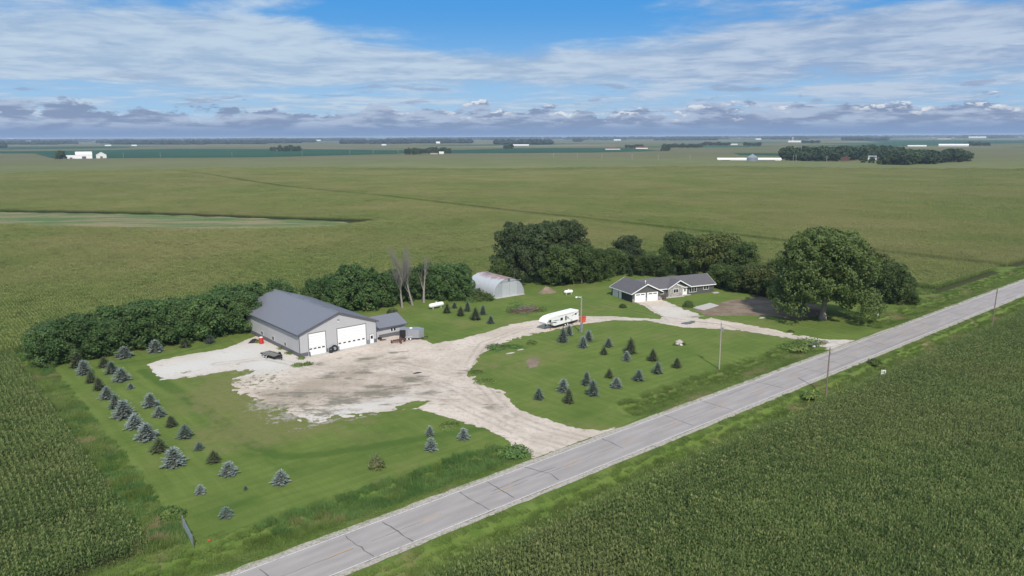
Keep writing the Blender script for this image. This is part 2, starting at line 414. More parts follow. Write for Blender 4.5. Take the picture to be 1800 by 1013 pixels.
M_trim_dark = flat('charcoal_trim', (.10, .10, .12), .5)
M_white = flat('white_paint', (.80, .80, .80), .45, .4, 0, .03)
M_white_dirty = flat('white_weathered', (.68, .67, .64), .5, .4, 0, .12)
M_glass = flat('dark_glass', (.02, .023, .028), .08, .6)
M_black = flat('black_rubber', (.018, .018, .02), .75)
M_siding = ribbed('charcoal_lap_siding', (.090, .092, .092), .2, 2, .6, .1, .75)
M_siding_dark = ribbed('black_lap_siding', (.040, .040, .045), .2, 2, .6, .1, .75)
def shingle_fn(t, b):
    o = t.new('ShaderNodeTexCoord').outputs['Object']
    c = t.mix(t.noise(o, 1.2, 6, .75), (.085, .082, .092), (.165, .158, .168))
    br = t.new('ShaderNodeTexBrick'); t.l.new(o, br.inputs['Vector']); br.inputs['Scale'].default_value = 3.; br.inputs['Color1'].default_value = (.8, .8, .8, 1); br.inputs['Color2'].default_value = (1.1, 1.1, 1.1, 1); br.inputs['Mortar'].default_value = (.6, .6, .6, 1)
    return t.mix(.5, c, t.mix(1., c, br.outputs[0], 'MULTIPLY'))
M_shingle = material('grey_asphalt_shingle', shingle_fn, .9, .15)
def stone_fn(t, b):
    o = t.new('ShaderNodeTexCoord').outputs['Object']
    v = t.new('ShaderNodeTexVoronoi'); v.inputs['Scale'].default_value = 3.2; t.l.new(t.scale(o, (1, 1, 1.8)), v.inputs['Vector'])
    e = t.new('ShaderNodeTexVoronoi', feature='DISTANCE_TO_EDGE'); e.inputs['Scale'].default_value = 3.2; t.l.new(t.scale(o, (1, 1, 1.8)), e.inputs['Vector'])
    g = t.sep(v.outputs['Color'])[0]
    c = t.ramp(g, [(0, (.20, .19, .19)), (.5, (.36, .34, .32)), (1, (.50, .48, .45))])
    t.put(b.inputs['Normal'], t.bump(t.ss(e.outputs[0], 0, .08), .8, .05))
    return t.mix(t.ss(e.outputs[0], 0, .05, .6, 0), c, (.30, .29, .28))
M_stone = material('field_stone_veneer', stone_fn, .9, .15)
M_concrete = flat('concrete', (.44, .42, .39), .85, .2, 0, .15, .8)
M_wood = flat('weathered_pole_wood', (.20, .16, .125), .9, .1, 0, .3, 3)
M_wood_grey = flat('silvered_pole_wood', (.34, .31, .27), .9, .1, 0, .2, 3)
M_dead = flat('bare_dead_wood', (.26, .24, .215), .9, .1, 0, .25, 2)
M_bark = flat('tree_bark', (.17, .145, .12), .95, .1, 0, .35, 3)
M_steel = flat('galvanised_steel', (.42, .44, .47), .35, .5, .7, .1)
M_greymetal = flat('grey_painted_metal', (.26, .27, .30), .45, .4, .2)
M_silver = flat('silver_trailer_skin', (.36, .38, .42), .35, .5, .5, .08)
M_red = flat('red_paint', (.48, .035, .03), .5, .4, 0, .2)
M_orange = flat('orange_red_paint', (.55, .085, .04), .5, .4, 0, .15)
M_rust = flat('rusty_red_iron', (.12, .055, .045), .85, .2, 0, .4, 4)
M_deck = flat('weathered_deck_boards', (.20, .19, .17), .9, .1, 0, .25, 3)
M_yellow = flat('yellow_guy_guard', (.55, .42, .06), .6)
M_decal = flat('dark_grey_decal', (.10, .11, .13), .4)
M_rubble = flat('pale_rubble', (.40, .36, .32), .95, .1, 0, .3, 2)

M_lead2 = foliage('darker_corn_leaf', (.084, .140, .034), (.138, .196, .052), (.165, .195, .064), .25, .3, .1, .02)
M_lead = foliage('corn_leaf', (.110, .180, .038), (.185, .250, .060), (.240, .245, .090), .25, .3, .1, .008, (.4, .62), True)
M_tassel2 = foliage('green_corn_tassel', (.19, .22, .075), (.27, .28, .11), None, .3, .1, .1)
def tassel_fn(t, b):
    p = t.pos(); return t.mix(t.ss(t.noise(p, .02, 4), .35, .65), (.29, .31, .11), (.38, .36, .155))
M_tassel = material('corn_tassel', tassel_fn, .9, .1)
M_tree = foliage('broadleaf_crown', (.046, .082, .022), (.105, .145, .040), None, .35, .25, .35)
M_tree_belt = foliage('belt_tree_crown', (.054, .110, .032), (.105, .172, .054), None, .3, .25, .3)
M_tree_dark = foliage('dark_broadleaf_crown', (.040, .064, .026), (.080, .110, .042), None, .35, .2, .3)
M_tree_olive = foliage('olive_broadleaf_crown', (.070, .098, .026), (.145, .165, .050), None, .35, .25, .3)
M_tree_big = foliage('maple_crown', (.068, .112, .028), (.150, .198, .058), None, .6, .25, .1)
M_sp_blue = foliage('blue_spruce_needles', (.19, .235, .215), (.35, .40, .375), None, 1.2, .05, .25)
M_sp_mid = foliage('grey_green_spruce_needles', (.11, .155, .125), (.23, .29, .235), None, 1.2, .05, .25)
M_sp_dark = foliage('dark_spruce_needles', (.075, .105, .045), (.16, .19, .08), None, 1.2, .05, .25)
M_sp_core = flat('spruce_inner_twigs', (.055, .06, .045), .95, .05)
M_weed = foliage('tall_grass_blades', (.13, .20, .045), (.21, .28, .085), (.30, .26, .14), .2, .3, .3, .10, (.55, .68))
M_weed_dark = foliage('lush_ditch_grass', (.095, .185, .05), (.155, .25, .075), (.17, .22, .075), .2, .3, .3, .05, (.5, .7))
M_shrub = foliage('yellow_green_shrub', (.12, .15, .05), (.22, .24, .10), None, 1.2, .3, .1)
M_olive2 = foliage('yellow_green_weeds', (.08, .14, .03), (.16, .22, .06), None, 1.2, .3, .1)
M_far_tree = foliage('far_tree_crown', (.030, .055, .020), (.060, .092, .032), None, .05, .1, .4)

# ------------------------------------------------------------------ ground
def axis_vals(fine0, fine1, step, lim0, lim1):
    a = list(np.arange(fine0, fine1+.01, step)); s = step; x = fine1
    while x < lim1: s = min(s*1.18, 4000); x += s; a.append(x)
    s = step; x = fine0; b = []
    while x > lim0: s = min(s*1.18, 4000); x -= s; b.append(x)
    return np.array(b[::-1]+a)
us = np.unique(np.round(np.concatenate([axis_vals(-60, 260, 4, -90000, 90000), np.arange(-600, 1800, 22.)]), 2))
vs = np.unique(np.round(np.concatenate([axis_vals(-18, 12, .75, -90000, 90000), np.arange(12, 130, 4.), np.arange(130, 1600, 22.), np.arange(-400, -20, 22.)]), 2))
WET = [(-120, 850), (44, 532), (118, 413.7), (191.4, 288.6), (168, 282), (138, 288), (100, 318), (72, 352), (31, 410), (-40, 500), (-200, 720)]
def sdist(X, Y, poly):
    """signed distance to a polygon, positive inside"""
    X = np.asarray(X, float); Y = np.asarray(Y, float); P = np.array(poly, float); n = len(P)
    d = np.full(X.shape, 1e9); ins = np.zeros(X.shape, bool)
    for i in range(n):
        a = P[i]; b = P[(i+1) % n]; e = b-a; L = e@e
        k = np.clip(((X-a[0])*e[0]+(Y-a[1])*e[1])/L, 0, 1)
        d = np.minimum(d, np.hypot(X-a[0]-k*e[0], Y-a[1]-k*e[1]))
        c = ((a[1] > Y) != (b[1] > Y))
        with np.errstate(divide='ignore', invalid='ignore'): xi = a[0]+(Y-a[1])*e[0]/(e[1] if e[1] else 1e-9)
        ins ^= c & (X < xi)
    return np.where(ins, d, -d)
def set_attr(me, name, vals):
    a = me.attributes.new(name, 'FLOAT', 'POINT'); a.data.foreach_set('value', np.asarray(vals, np.float32).ravel())
U, V = np.meshgrid(us, vs, indexing='ij'); X, Y = xy(U, V); Z = terrain(X, Y)-.02
nu, nv = U.shape
idx = np.arange(nu*nv).reshape(nu, nv)
Fq = np.stack([idx[:-1, :-1], idx[1:, :-1], idx[1:, 1:], idx[:-1, 1:]], -1).reshape(-1, 4)
me = mesh_from('ground', np.stack([X, Y, Z], -1).reshape(-1, 3), Fq, M_ground, True)
prop = sdist(U, V, [(-3.5, 8), (219, 8), (219, 122), (-3.5, 122)])
verge = np.maximum(sstep(prop, -1.5, 1.5), ((V > -15.5) & (V < 10.5)).astype(float))
verge = np.maximum(verge, (np.abs(U-281) < 4.5)*(V > 10)*1.)
set_attr(me, 'verge', verge); set_attr(me, 'wetland', sstep(sdist(U, V, WET), -4, 6))
set_attr(me, 'far', sstep(np.hypot(X, Y), 1060, 1120))
tag(link('ground', me), kind='structure')

# ---- sheets cut along organic outlines
def sheet(name, field, u0, u1, v0, v1, step, mat, lift, attrs=(), kind='structure', label=None, cat=None, parent=None):
    a = np.arange(u0, u1+step/2, step); b = np.arange(v0, v1+step/2, step)
    U, V = np.meshgrid(a, b, indexing='ij'); f = field(U, V); f = np.where(f == 0, 1e-6, f)
    n, m = f.shape; inside = f > 0
    verts = [];
    vid = -np.ones(f.shape, int); k = inside; vid[k] = np.arange(k.sum())
    verts = np.stack([U[k], V[k]], -1).tolist(); faces = []
    cnt = inside[:-1, :-1].astype(int)+inside[1:, :-1]+inside[1:, 1:]+inside[:-1, 1:]
    ii, jj = np.where(cnt == 4)
    faces += np.stack([vid[ii, jj], vid[ii+1, jj], vid[ii+1, jj+1], vid[ii, jj+1]], -1).tolist()
    cache = {}
    for i, j in zip(*np.where((cnt > 0) & (cnt < 4))):
        cs = [(i, j), (i+1, j), (i+1, j+1), (i, j+1)]; poly = []
        for q in range(4):
            p0, p1 = cs[q], cs[(q+1) % 4]
            if inside[p0]: poly.append(int(vid[p0]))
            if inside[p0] != inside[p1]:
                key = (min(p0, p1), max(p0, p1))
                if key not in cache:
                    t_ = f[p0]/(f[p0]-f[p1]); cache[key] = len(verts)
                    verts.append([U[p0]+(U[p1]-U[p0])*t_, V[p0]+(V[p1]-V[p0])*t_])
                poly.append(cache[key])
        if len(poly) >= 3: faces.append(poly)
    A = np.array(verts); X, Y = xy(A[:, 0], A[:, 1]); Zs = terrain(X, Y)+lift
    me = mesh_from(name, np.stack([X, Y, Zs], -1).tolist(), faces, mat, True)
    for nm, fn in attrs: set_attr(me, nm, fn(A[:, 0], A[:, 1]))
    return tag(link(name, me, parent), label, cat, kind=kind)
def pxpoly(pts): return [uv(*gp(*p)) for p in pts]
def blob(u, v, specs):
    """sum of soft ellipses given by picture-survey points: (px, py, radius_u, radius_v, weight)"""
    r = np.zeros_like(u)
    for a, b, ru, rv, w_ in specs:
        c = uv(*gp(a, b)); r = np.maximum(r, w_*np.exp(-((u-c[0])/ru)**2-((v-c[1])/rv)**2))
    return r

YARD = pxpoly([(262, 641), (283, 633), (400, 612), (436, 597), (470, 585), (560, 590), (662, 590), (722, 590), (748, 599), (760, 604), (800, 599), (850, 585), (900, 571), (950, 562),
               (975, 556), (1020, 555.5), (1080, 556.5), (1130, 560), (1160, 561.5), (1163, 557), (1145, 546), (1119, 533), (1113, 528), (1160, 522), (1166, 528), (1195, 541), (1235, 555.5), (1262, 562),
               (1330, 573.5), (1400, 589), (1440, 597), (1535, 598.5), (1500, 614), (1455, 617), (1440, 607), (1400, 598.5), (1350, 588.5), (1295, 581), (1240, 577.5), (1200, 575.5),
               (1165, 569.5), (1140, 564), (1080, 563), (1030, 569), (985, 578), (930, 589), (900, 597), (872, 609), (850, 621), (834, 638), (824, 660), (845, 674),
               (872, 686), (892, 702), (908, 718), (950, 735), (985, 745), (1010, 753), (1055, 757.5), (1110, 747), (1140, 760), (940, 840), (905, 833), (936, 812), (926, 800), (905, 787), (880, 767),
               (850, 753), (800, 739), (757, 726), (735, 718), (700, 722), (640, 728), (560, 739), (520, 731), (480, 712), (440, 702), (418, 690), (408, 676), (430, 660), (440, 650), (400, 652), (340, 662), (290, 668), (268, 656)])
HOLES = [(724, 713, 3.0, 1.6), (1237, 559, 2.0, 1.4), (1215, 566, 1.5, .6)]
ROUGHZ = [(330, 655, 4, 1.4, 1.), (420, 640, 6, 1.2, .8), (1200, 559, 6, 2, .7), (1185, 548, 4, 1.5, .6), (700, 700, 9, 3, .45), (470, 690, 9, 5, .8), (450, 670, 13, 9, .9), (520, 715, 10, 8, .8), (560, 735, 9, 4, .9), (330, 655, 6, 2.5, .8), (850, 665, 5, 4, .7), (870, 690, 4, 3, .6), (930, 590, 8, 2, .5), (1400, 592, 9, 4, .35), (1310, 575, 12, 4, .3)]
def yard_field(u, v):
    d = sdist(u, v, YARD); rz = blob(u, v, ROUGHZ)
    d = d+(fbm(u, v, .9, 1, 4)-.5)*(1.4+7*rz)+(fbm(u, v, .2, 7, 3)-.5)*1.2
    for a, b, ru, rv in HOLES:
        c = uv(*gp(a, b)); d = np.minimum(d, (np.hypot((u-c[0])/ru, (v-c[1])/rv)-1+(fbm(u, v, 1.2, 4)-.5)*1.2)*1.5)
    d = np.minimum(d, v-1.3)
    # keep clear of the strip of weeds along the shop wall
    return d
WHITE = [(330, 645, 13, 8, 1.), (420, 622, 12, 9, 1.), (470, 640, 8, 7, 1.), (600, 728, 16, 3.5, .8), (1180, 550, 12, 7, .6), (1455, 603, 8, 8, .5)]
STAIN = [(663, 627, 5, 1.6, .8), (722, 668, 7, 3.2, .75), (655, 680, 5, 3, .6), (690, 640, 8, 4, .45), (560, 640, 8, 3, .4), (640, 700, 18, 6, .62), (520, 700, 12, 7, .6), (620, 655, 14, 4, .5), (740, 690, 9, 4, .5), (800, 700, 6, 3, .45), (870, 715, 2.5, 2.5, .6), (600, 712, 15, 4, .55), (830, 650, 4, 3, .6), (590, 660, 12, 3, .4), (1225, 557, 5, 2, .5)]
TAN = [(560, 680, 22, 12, .9), (680, 680, 16, 10, .8), (660, 640, 14, 8, .7), (760, 640, 12, 12, .5), (880, 745, 14, 8, .45), (900, 580, 14, 4, .5), (1080, 560, 20, 3, .4)]
def polydist(u, v, pts):
    d = np.full(np.shape(u), 1e9)
    for a, b in zip(pts[:-1], pts[1:]):
        e = (b[0]-a[0], b[1]-a[1]); L = e[0]**2+e[1]**2; k = np.clip(((u-a[0])*e[0]+(v-a[1])*e[1])/L, 0, 1); d = np.minimum(d, np.hypot(u-a[0]-k*e[0], v-a[1]-k*e[1]))
    return d
RUTS = [pxpoly(q) for q in ([(1040, 775), (960, 755), (880, 722), (790, 680), (700, 650), (620, 622)], [(1000, 790), (930, 770), (860, 735), (780, 700), (680, 690), (560, 690), (470, 690)], [(900, 735), (850, 680), (825, 640), (850, 605), (920, 578), (985, 567), (1080, 560), (1160, 565), (1250, 570), (1340, 582), (1430, 600), (1490, 604)],
                                [(1170, 566), (1150, 550), (1130, 535)], [(800, 660), (700, 640), (560, 650), (470, 630), (380, 640)])]
def rut_f(u, v):
    r = np.zeros_like(u)
    for q in RUTS:
        d = polydist(u+.8*(fbm(u, v, .08, 31)-.5), v+.8*(fbm(u, v, .08, 32)-.5), q); r = np.maximum(r, np.exp(-((d-.85)/.33)**2))
    return r
sheet('gravel_yard', yard_field, 15, 175, .8, 108, .38, M_gravel, .03,
      [('white', lambda u, v: blob(u, v, WHITE)), ('stain', lambda u, v: blob(u, v, STAIN)), ('tan', lambda u, v: blob(u, v, TAN)),
       ('rut', rut_f), ('weedy', lambda u, v: np.maximum(blob(u, v, ROUGHZ)*.62, .55*np.exp(-np.clip(yard_field(u, v), 0, 9)/1.3)))])
LAWN = [(3.9, 9.3), (215, 9.3), (215, 118), (3.9, 118)]
ROAD_EDGE = pxpoly([(935, 812), (900, 795), (880, 790)])
DRY = [(450, 690, 15, 18, .85), (480, 745, 17, 11, .75), (530, 750, 18, 8, .65), (430, 645, 12, 5, .7), (900, 650, 9, 8, .45), (890, 620, 12, 5, .4), (1040, 545, 30, 5, .45), (930, 640, 7, 4, .5), (640, 740, 16, 4, .4), (1300, 585, 20, 5, .5),
       (1270, 540, 14, 6, .5), (1330, 570, 12, 3, .5), (480, 770, 5, 3, .5), (320, 720, 4, 18, .35), (860, 640, 6, 6, .5), (1050, 640, 10, 6, .25)]
ROUGH = [(455, 665, 8, 7, .75), (430, 650, 6, 3, .6), (480, 710, 8, 7, .72), (510, 730, 8, 5, .7), (570, 742, 10, 2.5, .65), (640, 733, 8, 1.5, .6), (935, 625, 3.2, 2.2, .5), (905, 615, 4, 1., .45), (848, 668, 4, 4, .5), (480, 770, 4, 1.5, .38), (1310, 583, 18, 2.5, .4), (1390, 595, 12, 3, .42), (1240, 545, 7, 2, .35), (780, 735, 14, 2, .4)]
def lawn_field(u, v):
    d = sdist(u, v, LAWN)+(fbm(u, v, .5, 2)-.5)*1.6
    for c, hw in DRIVES:      # mown shoulders beside the entries run down to the road
        d = np.maximum(d, np.minimum(hw+5-np.abs(u-c), v-1.6)+(fbm(u, v, .5, 2)-.5)*1.)
    return d
TRACKS = [pxpoly([(250, 652), (330, 700), (390, 742), (445, 785), (490, 803), (560, 800), (700, 778), (860, 752)]), pxpoly([(205, 640), (262, 632), (400, 600)]), pxpoly([(330, 720), (420, 790), (520, 830), (640, 800)])]
LUSH = [(760, 775, 22, 5, .55), (640, 770, 14, 4, .5), (1000, 735, 14, 3, .5), (760, 580, 12, 12, .5), (430, 870, 10, 8, .3), (1220, 640, 14, 5, .35), (1500, 575, 14, 5, .6), (410, 890, 6, 2, .7)]
def lush_f(u, v):
    r = blob(u, v, LUSH)
    for k, tr in enumerate(TRACKS): r = np.maximum(r, (.95, .6, .5)[k]*np.exp(-(polydist(u, v, tr)/(1.5, 1.2, 2.2)[k])**2))
    return r
sheet('lawn', lawn_field, 0, 216, 1.6, 118.5, .8, M_lawn, .008, [('dry', lambda u, v: blob(u, v, DRY)), ('rough', lambda u, v: blob(u, v, ROUGH)), ('lush', lush_f)])
DIRT = pxpoly([(1222, 545), (1262, 533), (1300, 527), (1340, 521), (1400, 524), (1440, 538), (1450, 556), (1400, 561), (1345, 556), (1290, 556), (1240, 556)])
sheet('dirt_patch', lambda u, v: sdist(u, v, DIRT)+(fbm(u, v, .45, 5)-.5)*4, 115, 190, 15, 75, .5, M_dirt, .02)
P2 = pxpoly([(925, 640), (932, 628), (948, 632), (945, 645), (930, 648)])
sheet('bare_patch', lambda u, v: sdist(u, v, P2)+(fbm(u, v, 1.2, 6)-.5)*1.8, 60, 110, 20, 60, .3, M_dirt, .02)
wetp = uv(*gp(1208, 568.5))
M_puddle = flat('rain_puddle', (.13, .12, .11), .25, .4)
sheet('puddle', lambda u, v: 1-np.hypot((u-wetp[0]+.4*(v-wetp[1]))/1.9, (v-wetp[1])/1.1)+(fbm(u, v, .8, 3)-.5)*.9, wetp[0]-6, wetp[0]+6, wetp[1]-5, wetp[1]+5, .25, M_puddle, .045)

# ---- road
def strip(name, u0, u1, v0, v1, lift, mat, parent=None, step=6., wig=0., seed=0, sub=1):
    a = np.arange(u0, u1+step*.5, step); b = np.linspace(v0, v1, sub+1)
    U, V = np.meshgrid(a, b, indexing='ij')
    if wig:
        V = V.copy(); V[:, 0] += (fbm(a, 0*a, .5, seed)-.5)*wig; V[:, -1] += (fbm(a, 0*a, .5, seed+9)-.5)*wig
    X, Y = xy(U, V); Z = terrain(X, Y)*0+.0+lift
    n, m = U.shape; ix = np.arange(n*m).reshape(n, m)
    F = np.stack([ix[:-1, :-1], ix[1:, :-1], ix[1:, 1:], ix[:-1, 1:]], -1).reshape(-1, 4)
    return link(name, mesh_from(name, np.stack([X, Y, Z], -1).reshape(-1, 3), F, mat), parent)
road = strip('road', -120, 1500, -7.1, .14, .05, M_road, step=10); tag(road, kind='structure')
tag(strip('road_shoulder', -120, 700, .14, 1.15, .035, M_shoulder, step=.8, wig=.55, seed=3), kind='structure')
tag(strip('road_shoulder', -120, 700, -7.95, -7.1, .035, M_shoulder, step=.8, wig=.5, seed=5), kind='structure')
strip('edge_line', -120, 700, -.1, .03, .056, M_white_line, road, 20)
strip('edge_line', -120, 700, -7.0, -6.87, .056, M_white_line, road, 20)
for k in range(-5, 28): strip('centre_dash', 13.9+k*12.35, 17.0+k*12.35, -3.56, -3.44, .056, M_yellow_line, road, 3.1)
def crack(pts, wid, name='crack'):
    rr = random.Random(int(pts[0][0]*7)); P = []
    for (a, b), (c, d) in zip(pts[:-1], pts[1:]):
        n = max(2, int(math.hypot(c-a, d-b)/.8))
        for i in range(n): P.append((a+(c-a)*i/n+rr.uniform(-.12, .12), b+(d-b)*i/n+rr.uniform(-.06, .06)))
    P.append(pts[-1]); V = []; F = []
    for i, p in enumerate(P):
        q = P[min(i+1, len(P)-1)]; o = P[max(i-1, 0)]; dx, dy = q[0]-o[0], q[1]-o[1]; L = math.hypot(dx, dy) or 1; w_ = wid*rr.uniform(.5, 1.2)/2
        for s in (1, -1):
            X, Y = xy(p[0]-s*dy/L*w_, p[1]+s*dx/L*w_); V.append((X, Y, .053))
        if i: F.append((2*i-2, 2*i-1, 2*i+1, 2*i))
    link(name, mesh_from(name, V, F, M_tar), road)
CR = [((673, 918), (727, 953)), ((606, 943), (657, 979)), ((807, 866), (861, 897)), ((853, 846), (904, 876)), ((920, 822), (968, 833), (982, 845)), ((456, 1001), (480, 1020)),
      ((1057, 771), (1096, 789)), ((1166, 730), (1220, 749)), ((1230, 704), (1286, 721)), ((1322, 670), (1377, 683)), ((1394, 643), (1447, 656)), ((1435, 631), (1482, 641)), ((1460, 622), (1507, 630)),
      ((1503, 602), (1543, 616)), ((1522, 599), (1563, 608))]
for c in CR: crack([uv(*gp(*p)) for p in c], .16)
rr = random.Random(3); ucr = 178
while ucr < 420:
    crack([(ucr, .1), (ucr+rr.uniform(-.6, .6), -3.5), (ucr+rr.uniform(-1, 1), -7)], .15); ucr += rr.uniform(8, 13)
ucr = 0
while ucr < 330:
    L = rr.uniform(6, 20)
    crack([(ucr, -3.6), (ucr+L, -3.6+rr.uniform(-.15, .15))], .07); ucr += L+rr.uniform(1, 9)
for a, b, c in ((95, 112, -1.2), (128, 141, -1.0), (118, 139, -6.3), (140, 176, -6.6), (146, 170, -3.4), (38, 50, -2.9)): crack([(a, c), ((a+b)/2, c+.25), (b, c-.1)], .10)

# ------------------------------------------------------------------ leafy things
R = np.random.RandomState(11)
def tri_mesh(name, P, mat, mats=None, midx=None):
    """P: (n,3,3) triangles"""
    n = len(P); me = mesh_from(name, P.reshape(-1, 3), np.arange(n*3).reshape(-1, 3), mat)
    if mats is not None:
        for m in mats: me.materials.append(m)
        me.polygons.foreach_set('material_index', midx.astype(np.int32))
    return me

def corn_tile(L, rows, seed, dens=.27, leaf=None):
    r = np.random.RandomState(seed); tris = []; mi = []
    for row in range(rows):
        n = int(L/dens)
        for k in range(n):
            if r.rand() < .03: continue
            x = (k+.5+r.uniform(-.3, .3))*L/n-L/2; y = (row+.5-rows/2)*.76+r.normal(0, .035)
            H = r.uniform(2.0, 2.45)*(.80+.36*float(vnoise(x*.7+20, y*.7+20, 1, seed))); lean = r.normal(0, .05, 2)
            a0 = r.uniform(0, math.pi)
            nl = 8
            for j in range(nl):
                hb = .35+(H-.55)*j/(nl-1); A = a0+math.pi*(j % 2)+r.normal(0, .45)
                ln = (.50 if j < nl-2 else .40)*r.uniform(.75, 1.25); ca, sa = math.cos(A), math.sin(A); wd = .055*r.uniform(.9, 1.3)
                b = np.array([x+lean[0]*hb, y+lean[1]*hb, hb]); rise = r.uniform(.12, .3); drop = r.uniform(-.1, .35)
                mid = b+np.array([ca*ln*.5, sa*ln*.5, rise]); tip = b+np.array([ca*ln, sa*ln, rise-drop-.05]); s = np.array([-sa*wd, ca*wd, 0])
                tris += [(b, mid-s, mid+s), (mid-s, tip, mid+s)]; mi += [0, 0]
            tp = np.array([x+lean[0]*H, y+lean[1]*H, H-.12])
            for j in range(4):
                A = r.uniform(0, 6.28); o = np.array([math.cos(A)*.15, math.sin(A)*.15, .30]); s = np.array([-math.sin(A)*.028, math.cos(A)*.028, 0])
                tris.append((tp-s, tp+s, tp+o)); mi.append(1)
    P = np.array(tris); return tri_mesh('corn_rows', P, None, [leaf or M_lead, M_tassel2 if leaf else M_tassel], np.array(mi))
def src_coll(name, meshes):
    c = bpy.data.collections.new(name)
    for i, m in enumerate(meshes):
        o = bpy.data.objects.new('%s_%d' % (name, i), m); c.objects.link(o)
    return c
def scatter(name, pts, rot, sc, ids, coll, label, cat):
    me = bpy.data.meshes.new(name); me.vertices.add(len(pts)); me.vertices.foreach_set('co', np.asarray(pts, np.float32).ravel())
    a = me.attributes.new('rot', 'FLOAT_VECTOR', 'POINT'); rv = np.zeros((len(pts), 3), np.float32); rv[:, 2] = rot; a.data.foreach_set('vector', rv.ravel())
    a = me.attributes.new('scl', 'FLOAT_VECTOR', 'POINT'); a.data.foreach_set('vector', np.asarray(sc, np.float32).ravel())
    a = me.attributes.new('pick', 'INT', 'POINT'); a.data.foreach_set('value', np.asarray(ids, np.int32))
    ng = bpy.data.node_groups.new(name+'_nodes', 'GeometryNodeTree')
    ng.interface.new_socket('Geometry', in_out='INPUT', socket_type='NodeSocketGeometry'); ng.interface.new_socket('Geometry', in_out='OUTPUT', socket_type='NodeSocketGeometry')
    N = ng.nodes; L = ng.links
    gi = N.new('NodeGroupInput'); go = N.new('NodeGroupOutput'); iop = N.new('GeometryNodeInstanceOnPoints'); ci = N.new('GeometryNodeCollectionInfo')
    ci.inputs[0].default_value = coll; ci.inputs['Separate Children'].default_value = True; ci.inputs['Reset Children'].default_value = True
    def na(nm, ty):
        n = N.new('GeometryNodeInputNamedAttribute'); n.data_type = ty; n.inputs[0].default_value = nm; return n.outputs[0]
    L.new(gi.outputs[0], iop.inputs['Points']); L.new(ci.outputs[0], iop.inputs['Instance']); iop.inputs['Pick Instance'].default_value = True
    L.new(na('pick', 'INT'), iop.inputs['Instance Index']); L.new(na('rot', 'FLOAT_VECTOR'), iop.inputs['Rotation']); L.new(na('scl', 'FLOAT_VECTOR'), iop.inputs['Scale'])
    L.new(iop.outputs[0], go.inputs[0])
    o = link(name, me); md = o.modifiers.new('scatter', 'NODES'); md.node_group = ng
    return tag(o, label, cat, kind='stuff')
TL, TW, SEG = 12., 12.16, 1.5
tiles = [corn_tile(TL, 16, s) for s in (1, 2, 3, 4)]; segs = [corn_tile(SEG, 1, s) for s in (11, 12, 13, 14, 15)]
corn_src = src_coll('corn_source', tiles+segs)
corn_src2 = src_coll('young_corn_source', [corn_tile(TL, 16, s, .27, M_lead2) for s in (21, 22, 23, 24)]+[corn_tile(SEG, 1, s, .27, M_lead2) for s in (31, 32, 33, 34, 35)])
def in_view(X, Y, zz, margin):
    """keep only what this stretch of country can show"""
    ok = (Y > 25) & (np.abs(X) < Y*.70+margin) & (Y*1.0 > 45)
    return ok & (np.hypot(X, Y) < 1130)
def corn(name, inside, a_dir, ranges, label, seed, src=None):
    """inside(u,v)->bool ; a_dir 'u' or 'v' is the row direction"""
    r = np.random.RandomState(seed); (A0, A1), (B0, B1) = ranges
    aa = np.arange(A0, A1, TL)+TL/2; bb = np.arange(B0, B1, TW)+TW/2
    A, B = np.meshgrid(aa, bb, indexing='ij'); A = A.ravel(); B = B.ravel()
    def tuv(a, b): return (a, b) if a_dir == 'u' else (b, a)
    u, v = tuv(A, B); X, Y = xy(u, v); k = in_view(X, Y, 0, 60); A, B = A[k], B[k]
    full = np.ones(len(A), bool); anyi = np.zeros(len(A), bool)
    for da in (-.5, -.25, 0, .25, .5):
        for db in (-.5, -.25, 0, .25, .5):
            q = inside(*tuv(A+da*TL, B+db*TW)); full &= q; anyi |= q
    P = []; S_ = []; I = []; Rt = []
    base = RA if a_dir == 'u' else RA+math.pi/2
    def emit(a, b, tile):
        u, v = tuv(a, b); X, Y = xy(u, v); Z = terrain(X, Y)
        Z = np.where(np.hypot(X, Y) > 1040, np.minimum(Z, terrain(X*.0+X, Y)-0), Z)
        n = len(a); P.append(np.stack([X, Y, Z], -1)); h = .80+.36*fbm(X, Y, .02, 3)+.12*(fbm(X, Y, .09, 8)-.5)
        S_.append(np.stack([np.ones(n), np.ones(n), h], -1))
        I.append(r.randint(0, 4, n) if tile else r.randint(4, 9, n)); Rt.append(base+math.pi*r.randint(0, 2, n))
    emit(A[full], B[full], True)
    E = anyi & ~full; ea, eb = A[E], B[E]
    oa = (np.arange(8)+.5)*SEG-TL/2; ob = (np.arange(16)+.5)*.76-TW/2; OA, OB = np.meshgrid(oa, ob, indexing='ij')
    sa = (ea[:, None]+OA.ravel()[None]).ravel(); sb = (eb[:, None]+OB.ravel()[None]).ravel()
    q = inside(*tuv(sa, sb)); emit(sa[q], sb[q], False)
    return scatter(name, np.concatenate(P), np.concatenate(Rt), np.concatenate(S_), np.concatenate(I), src or corn_src, label, 'corn')
def west(u, v):
    e = -1.2+1.0*(fbm(v, u*0, .08, 4)-.5)
    return (u < e) & (v > 10.6) & (v > 24+0*u) & (u > -400) & (v < 112)
def headland(u, v): return (u < -1.4) & (v > 10.8) & (v <= 23.2)
def north(u, v):
    a = (v >= 112) | (u > 222)
    a &= ~((u > -3) & (u < 222) & (v < 116+1.5*np.sin(u/9.)))
    a &= (v > 12.5) & (np.abs(u-281) > 3.1)
    a &= sdist(u, v, WET) < -1+3*(fbm(u, v, .08, 6)-.5)
    d2 = np.abs((u-563)*.154+(v-1002)*.988)    # faint fence row farther off
    gapn = fbm(u, v, .035, 12, 3)
    return a
def south(u, v): return (v < -15.6+.9*(fbm(u, v*0, .06, 5)-.5)) & (v > -400) & ~((np.abs(v+44) < .55) & (u > 105) & (u < 175))
